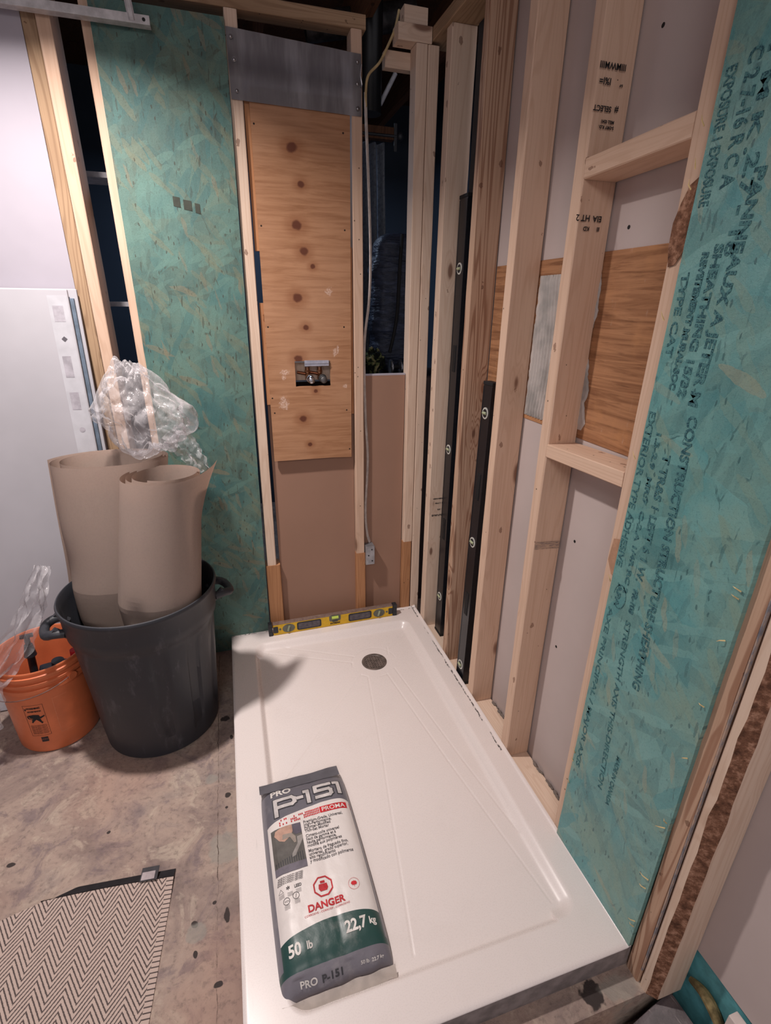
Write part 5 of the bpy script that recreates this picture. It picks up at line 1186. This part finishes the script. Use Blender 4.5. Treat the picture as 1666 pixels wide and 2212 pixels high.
bm = bmesh.new(); cyl(bm, (w2 - 0.034, -t2 - 0.0014, L2 - 0.46), (w2 - 0.034, -t2 - 0.0009, L2 - 0.46), 0.009, n=24); o = done(bm, 'round_mark', MARK, r2)

# ------------------------------------------------------------------ cable, box, bracket
CABW = plain('cable_white', (206, 196, 190), 0.5); CABY = plain('cable_yellowed', (196, 172, 128), 0.55)
cb = thing('electrical_cable', (-0.24, 0.02, 1.2), 'white cable running down beside the stud into the metal outlet box', 'cable')
P0 = [(-0.250, 0.022, 2.13), (-0.249, 0.02, 2.06), (-0.240, 0.02, 1.853), (-0.233, 0.02, 1.624), (-0.239, 0.02, 1.458), (-0.2595, 0.02, 1.281), (-0.2555, 0.02, 1.0), (-0.246, 0.018, 0.80), (-0.2575, 0.018, 0.561), (-0.250, 0.020, 0.441), (-0.236, 0.024, 0.385)]
for dx, dy in ((0, 0), (0.006, 0.007)):
    bm = bmesh.new(); tube(bm, [p - Vector((-0.24, 0.02, 1.2)) for p in smoothpath([(x + dx, y + dy, z) for x, y, z in P0], 8)], 0.0034, 8); done(bm, 'cable_run', CABW, cb, True)
bm = bmesh.new(); tube(bm, smoothpath([(-0.105, 0.10, 2.40), (-0.130, 0.06, 2.335), (-0.158, 0.04, 2.282), (-0.195, 0.03, 2.222), (-0.238, 0.02, 2.178), (-0.2475, 0.02, 2.13), (-0.247, 0.022, 2.09)], 8), 0.0045, 8)
tag(done(bm, 'electrical_cable', CABY, None, True), 'yellowed cable curving down from the ceiling to the flashing corner', 'cable')
jbx = thing('outlet_box', (-0.242, 0.005, 0.335), 'small galvanised outlet box fixed beside the stud above its orange foot block', 'box')
GALV = plain('galvanised_box', (176, 178, 184), 0.4, 0.7)
bm = bmesh.new()
for lo, hi in (((-0.021, -0.022, -0.048), (0.021, -0.0205, 0.048)), ((-0.021, -0.0205, -0.048), (-0.0195, 0.022, 0.048)), ((0.0195, -0.0205, -0.048), (0.021, 0.022, 0.048)), ((-0.0195, -0.0205, -0.048), (0.0195, 0.022, -0.0465)), ((-0.0195, -0.0205, 0.0465), (0.0195, 0.022, 0.048))): box(bm, lo, hi)
done(bm, 'box_shell', GALV, jbx)
for x_, z_ in ((0.008, 0.03), (0.010, -0.03), (-0.008, 0.0)):
    bm = bmesh.new(); cyl(bm, (x_, -0.0228, z_), (x_, -0.0221, z_), 0.0035, n=14); done(bm, 'knockout', BLACKR, jbx)
br = thing('hanging_rail', (-1.311, -0.060, 2.195), 'pale metal rail hung from the ceiling at top left', 'rail')
RAILM = plain('painted_metal', (196, 194, 196), 0.4, 0.3)
bm = bmesh.new(); box(bm, (-0.55, -0.002, 0), (0.388, 0.0, 0.022), 0.0005); box(bm, (-0.55, 0.0, 0), (0.388, 0.030, 0.002), 0.0005); box(bm, (-0.55, 0.0, 0.020), (0.388, 0.030, 0.022), 0.0005); done(bm, 'channel', RAILM, br)
bm = bmesh.new(); cyl(bm, (0.372, -0.0035, 0.011), (0.372, -0.0018, 0.011), 0.0045, n=16); done(bm, 'bolt', BLACKR, br)
bm = bmesh.new(); cyl(bm, (0.340, -0.006, 0.005), (0.318, -0.006, DZ - 2.195), 0.010, n=6); bmesh.ops.scale(bm, vec=(1, 0.25, 1), verts=bm.verts[:]); done(bm, 'hanger_strap', RAILM, br)

# ------------------------------------------------------------------ dark room seen through the open bays
for x in (-1.55, -1.05, -0.55, -0.16, 0.24):
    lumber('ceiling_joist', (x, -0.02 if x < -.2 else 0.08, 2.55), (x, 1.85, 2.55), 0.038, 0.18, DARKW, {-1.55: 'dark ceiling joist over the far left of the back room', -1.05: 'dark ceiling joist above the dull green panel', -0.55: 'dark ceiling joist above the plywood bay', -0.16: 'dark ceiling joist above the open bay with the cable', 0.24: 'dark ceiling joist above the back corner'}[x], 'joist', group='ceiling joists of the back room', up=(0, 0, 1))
SHW = plain('shelf_white', (206, 202, 208), 0.6)
for z, lb in ((1.862, 'upper white shelf edge in the dark gap at left'), (1.426, 'lower white shelf edge in the dark gap at left')):
    tag(boxobj('shelf', (-1.60, 0.28, z), (-1.02, 0.42, z + 0.018), SHW, bev=0.001), lb, 'shelf', 'white shelves in the back room')
tag(boxobj('shelf_upright', (-1.64, 0.28, FZ), (-1.602, 0.44, 2.2), DARKWALL), 'dark upright carrying the white shelves behind the left bay', 'shelf')
t = NT('grey_curtain'); a, _ = t.noise(t.obj(), 80, 3, .6); CURT = t.fin(t.mix(t.fr(a, .4, .7), srgb(160, 166, 176), srgb(132, 140, 150)), 0.9, 0, .1)
cu_ = thing('curtain', (-0.05, 0.62, 1.7), 'grey pleated curtain hanging in the dark room behind the open bay', 'curtain')
bm = bmesh.new(); G = []
for j in range(13):
    z = 0.44 - j / 12 * 1.1; row = []
    for i in range(61):
        u = i / 60; row.append(bm.verts.new((-0.16 + u * (0.215 + 0.03 * (j / 12)), 0.022 * math.sin(u * 32 + 0.3 * j / 12) + 0.008 * noise.noise((u * 5, j * .3, 0)), z)))
    G.append(row)
for j in range(12):
    for i in range(60): bm.faces.new((G[j][i], G[j][i + 1], G[j + 1][i + 1], G[j + 1][i]))
bmesh.ops.solidify(bm, geom=bm.faces[:], thickness=0.002); done(bm, 'pleated_cloth', CURT, cu_, True, 60)
rd_ = thing('curtain_rod', (0.0, 0.585, 2.165), 'black curtain rod with round finial in the dark room', 'curtain rod')
bm = bmesh.new(); cyl(bm, (-0.35, 0, 0), (0.055, 0, 0), 0.006, n=14); done(bm, 'rod', BLACKP, rd_, True)
bm = bmesh.new(); sph(bm, (0.065, 0, 0), 0.018, 10); done(bm, 'finial', BLACKP, rd_, True)
bm = bmesh.new(); box(bm, (0.035, -0.004, -0.06), (0.05, 0.004, 0.05), 0.002); done(bm, 'rod_bracket', BLACKP, rd_)
tag(boxobj('curtain_board', (-0.35, 0.66, 2.17), (0.06, 0.70, 2.22), DARKW, bev=0.001), 'brown board above the grey curtain in the dark room', 'board')
tag(boxobj('dresser', (-0.62, 0.17, FZ), (0.40, 0.575, 1.130), plain('dark_dresser', (44, 30, 28), 0.6), bev=0.004), 'dark chest in the back room just beyond the narrow brown board', 'chest')
t = NT('navy_nylon'); a, _ = t.noise(t.map(t.obj(), sc=(1, 1, 4)), 12, 4, .6); t.bump(a, .8, .02); NAVY = t.fin(t.mix(t.fr(a, .4, .7), srgb(40, 46, 62), srgb(62, 70, 92)), .5, 0, .4)
sb = thing('duffel_bag', (0.0, 0.42, 1.136), 'dark navy padded bag standing upright in the dark room', 'bag')
bm = bmesh.new(); vs = bmesh.ops.create_icosphere(bm, subdivisions=5, radius=1.0)['verts']
for v in vs:
    p = v.co; q = Vector([math.copysign(abs(c) ** 0.6, c) for c in p]); f = 1 + 0.06 * math.sin(q.z * 16) + 0.07 * noise.noise(q * 3); v.co = Vector((q.x * 0.125 * f, q.y * 0.10 * f, 0.305 + q.z * 0.31))
done(bm, 'bag_body', NAVY, sb, True, 180)
bm = bmesh.new(); tube(bm, smoothpath([(-0.055, -0.105, 0.10), (-0.03, -0.125, 0.25), (-0.02, -0.125, 0.45), (0.0, -0.09, 0.60)], 6), 0.008, 8); done(bm, 'strap', BLACKR, sb, True)
cm = thing('camouflage_bundle', (-0.155, 0.27, 1.137), 'crumpled camouflage cloth bundle on the dark chest', 'cloth')
t = NT('camouflage'); a, _ = t.noise(t.obj(), 26, 2, .5, .8); b, _ = t.noise(t.map(t.obj(), (5, 5, 5)), 22, 2, .5, .6)
cc = t.ramp(a, [(0.42, srgb(34, 38, 30)), (0.5, srgb(96, 104, 70)), (0.6, srgb(140, 134, 100))], 'CONSTANT'); CAMO = t.fin(t.mix(t.m_('GREATER_THAN', b, 0.58), cc, srgb(24, 26, 24)), .9, 0, .1)
bm = bmesh.new(); vs = bmesh.ops.create_icosphere(bm, subdivisions=5, radius=1.0)['verts']
for v in vs: d = v.co.normalized(); r_ = 1 + .35 * noise.noise(d * 2.2) + .15 * noise.noise(d * 6); v.co = Vector((d.x * .055 * r_, d.y * .05 * r_, .058 + d.z * .058 * r_))
done(bm, 'crumpled_cloth', CAMO, cm, True, 180)
db = thing('hand_weight', (-0.042, 0.26, 1.137), 'small hand weight with round chrome-edged discs on the dark chest', 'dumbbell')
for x_ in (-0.024, 0.022):
    bm = bmesh.new(); lathe(bm, [(0.001, -0.007), (0.028, -0.007), (0.034, -0.004), (0.035, 0.0), (0.034, 0.004), (0.028, 0.007), (0.001, 0.007)], (0, 0, 0), 40)
    bmesh.ops.rotate(bm, matrix=Matrix.Rotation(PI / 2, 3, 'Y'), verts=bm.verts[:], cent=(0, 0, 0)); bmesh.ops.translate(bm, vec=(x_, 0, 0.036), verts=bm.verts[:]); done(bm, 'disc', plain('chrome_rim', (170, 170, 174), .25, .9), db, True)
bm = bmesh.new(); cyl(bm, (-0.03, 0, 0.036), (0.03, 0, 0.036), 0.010, n=18); done(bm, 'grip', BLACKR, db, True)
bm = bmesh.new(); cyl(bm, (-0.14, 0.36, 2.17), (-0.13, 0.36, 2.70), 0.045, n=28); 
tag(done(bm, 'drain_pipe', plain('black_pipe', (26, 26, 28), .35), None, True), 'black vertical pipe at the top of the open bay', 'pipe')
bm = bmesh.new(); cyl(bm, (-0.36, 0.58, 2.50), (0.10, 0.52, 2.58), 0.05, n=24); tag(done(bm, 'duct', plain('foil_duct', (70, 66, 66), .5, .4, .5, .4, 20), None, True), 'dull foil duct running above the open bay', 'duct')
bm = bmesh.new(); cyl(bm, (-0.02, 0.40, 2.33), (-0.085, 0.40, 2.22), 0.009, n=14); tag(done(bm, 'pipe_stub', plain('white_stub', (190, 190, 196), .4), None, True), 'short pale slanted pipe in the dark behind the doubled studs', 'pipe')

# ------------------------------------------------------------------ debris in the lower right recess
t = NT('dusty_plastic'); a, _ = t.noise(t.obj(), 18, 5, .65); b, _ = t.noise(t.map(t.obj(), sc=(60, 6, 6)), 1, 3, .6)
col = t.mix(t.fr(a, .4, .7), srgb(78, 70, 72), srgb(104, 94, 96)); col = t.mix(t.m_('MULTIPLY', t.fr(b, .66, .72), .6), col, srgb(170, 158, 156)); t.bump(a, .5, .006); DUSTP = t.fin(col, .5, 0, .4)
dk_ = thing('dusty_case', (0.008, -1.77, -0.195), 'dusty dark grey case lying in the recess beyond the shower base corner', 'case'); dk_.rotation_euler = (0, 0, math.radians(4))
bm = bmesh.new(); vs = box(bm, (-0.062, -0.16, 0.0), (0.066, 0.128, 0.125), 0.014)
for v in bm.verts:
    if v.co.z > 0.05: v.co.z += (v.co.x - 0.066) * 0.55 + 0.006 * noise.noise(v.co * 20)
done(bm, 'case_body', DUSTP, dk_, True, 50)
for k, x_ in enumerate((-0.012, -0.004, 0.004)):
    bm = bmesh.new(); sph(bm, (x_, 0.055, 0.090 + x_ * .55), 0.003, 6, (1, 1, .5)); done(bm, 'dot_mark', plain('tan_dot', (190, 160, 120), .6), dk_)
tag(boxobj('cardboard_scrap', (-0.17, -1.80, -0.1945), (-0.055, -1.64, -0.165), plain('cardboard', (190, 144, 96), .85), bev=.004), 'tan cardboard scrap in the recess below the shower base corner', 'cardboard')
bm = bmesh.new(); tube(bm, smoothpath([(0.088, -1.655, 0.005), (0.092, -1.69, 0.012), (0.095, -1.725, -0.01), (0.094, -1.76, -0.045)], 6), [0.006 + 0.007 * math.sin(PI * k / 18) for k in range(19)], 10)
bmesh.ops.translate(bm, vec=(0, 0, -0.012), verts=bm.verts[:])
tag(done(bm, 'painted_stick', plain('olive_stick', (140, 124, 86), .8, 0, .3, .3, 40), None, True), 'brown and green splintered stick against the blue-green board', 'stick')
wb_ = thing('label_box', (0.078, -1.835, -0.194), 'white carton corner with a printed barcode at the bottom right edge', 'box'); wb_.rotation_euler = (0, 0, math.radians(0))
bm = bmesh.new(); box(bm, (-0.0095, -0.14, 0), (0.0145, 0.085, 0.262), 0.002); done(bm, 'carton', plain('carton_white', (222, 208, 202), .7, 0, .3, .03), wb_)
rn = random.Random(2); x_ = -0.026
bm = bmesh.new(); y_ = 0.010
while y_ > -0.05:
    w_ = rn.choice((0.0012, 0.002, 0.003)); box(bm, (-0.006, y_ - w_, 0.2621), (0.010, y_, 0.2625)); y_ -= w_ + rn.choice((0.0012, 0.002, 0.0025))
o = done(bm, 'barcode', INK, wb_); o['kind'] = 'stuff'
bm = bmesh.new(); sph(bm, (0.098, -1.618, -0.062), 0.012, 6, (1, 1.2, .8)); tag(done(bm, 'paper_scrap', WPAP, None), 'small pale scrap at the foot of the bark-edged stud', 'scrap')

bpy.context.view_layer.update()
for k, (x_, w_) in enumerate(((-0.925, 0.022), (-0.893, 0.026), (-0.857, 0.016))):
    q_ = flake('printed_mark', [(x_, 1.772 - k * 0.008), (x_ + w_, 1.769 - k * 0.008), (x_ + w_, 1.739 - k * 0.008), (x_, 1.743 - k * 0.008)], 1, -0.0119, 0.0006, plain('dark_mark', (62, 66, 58), .8), oL)
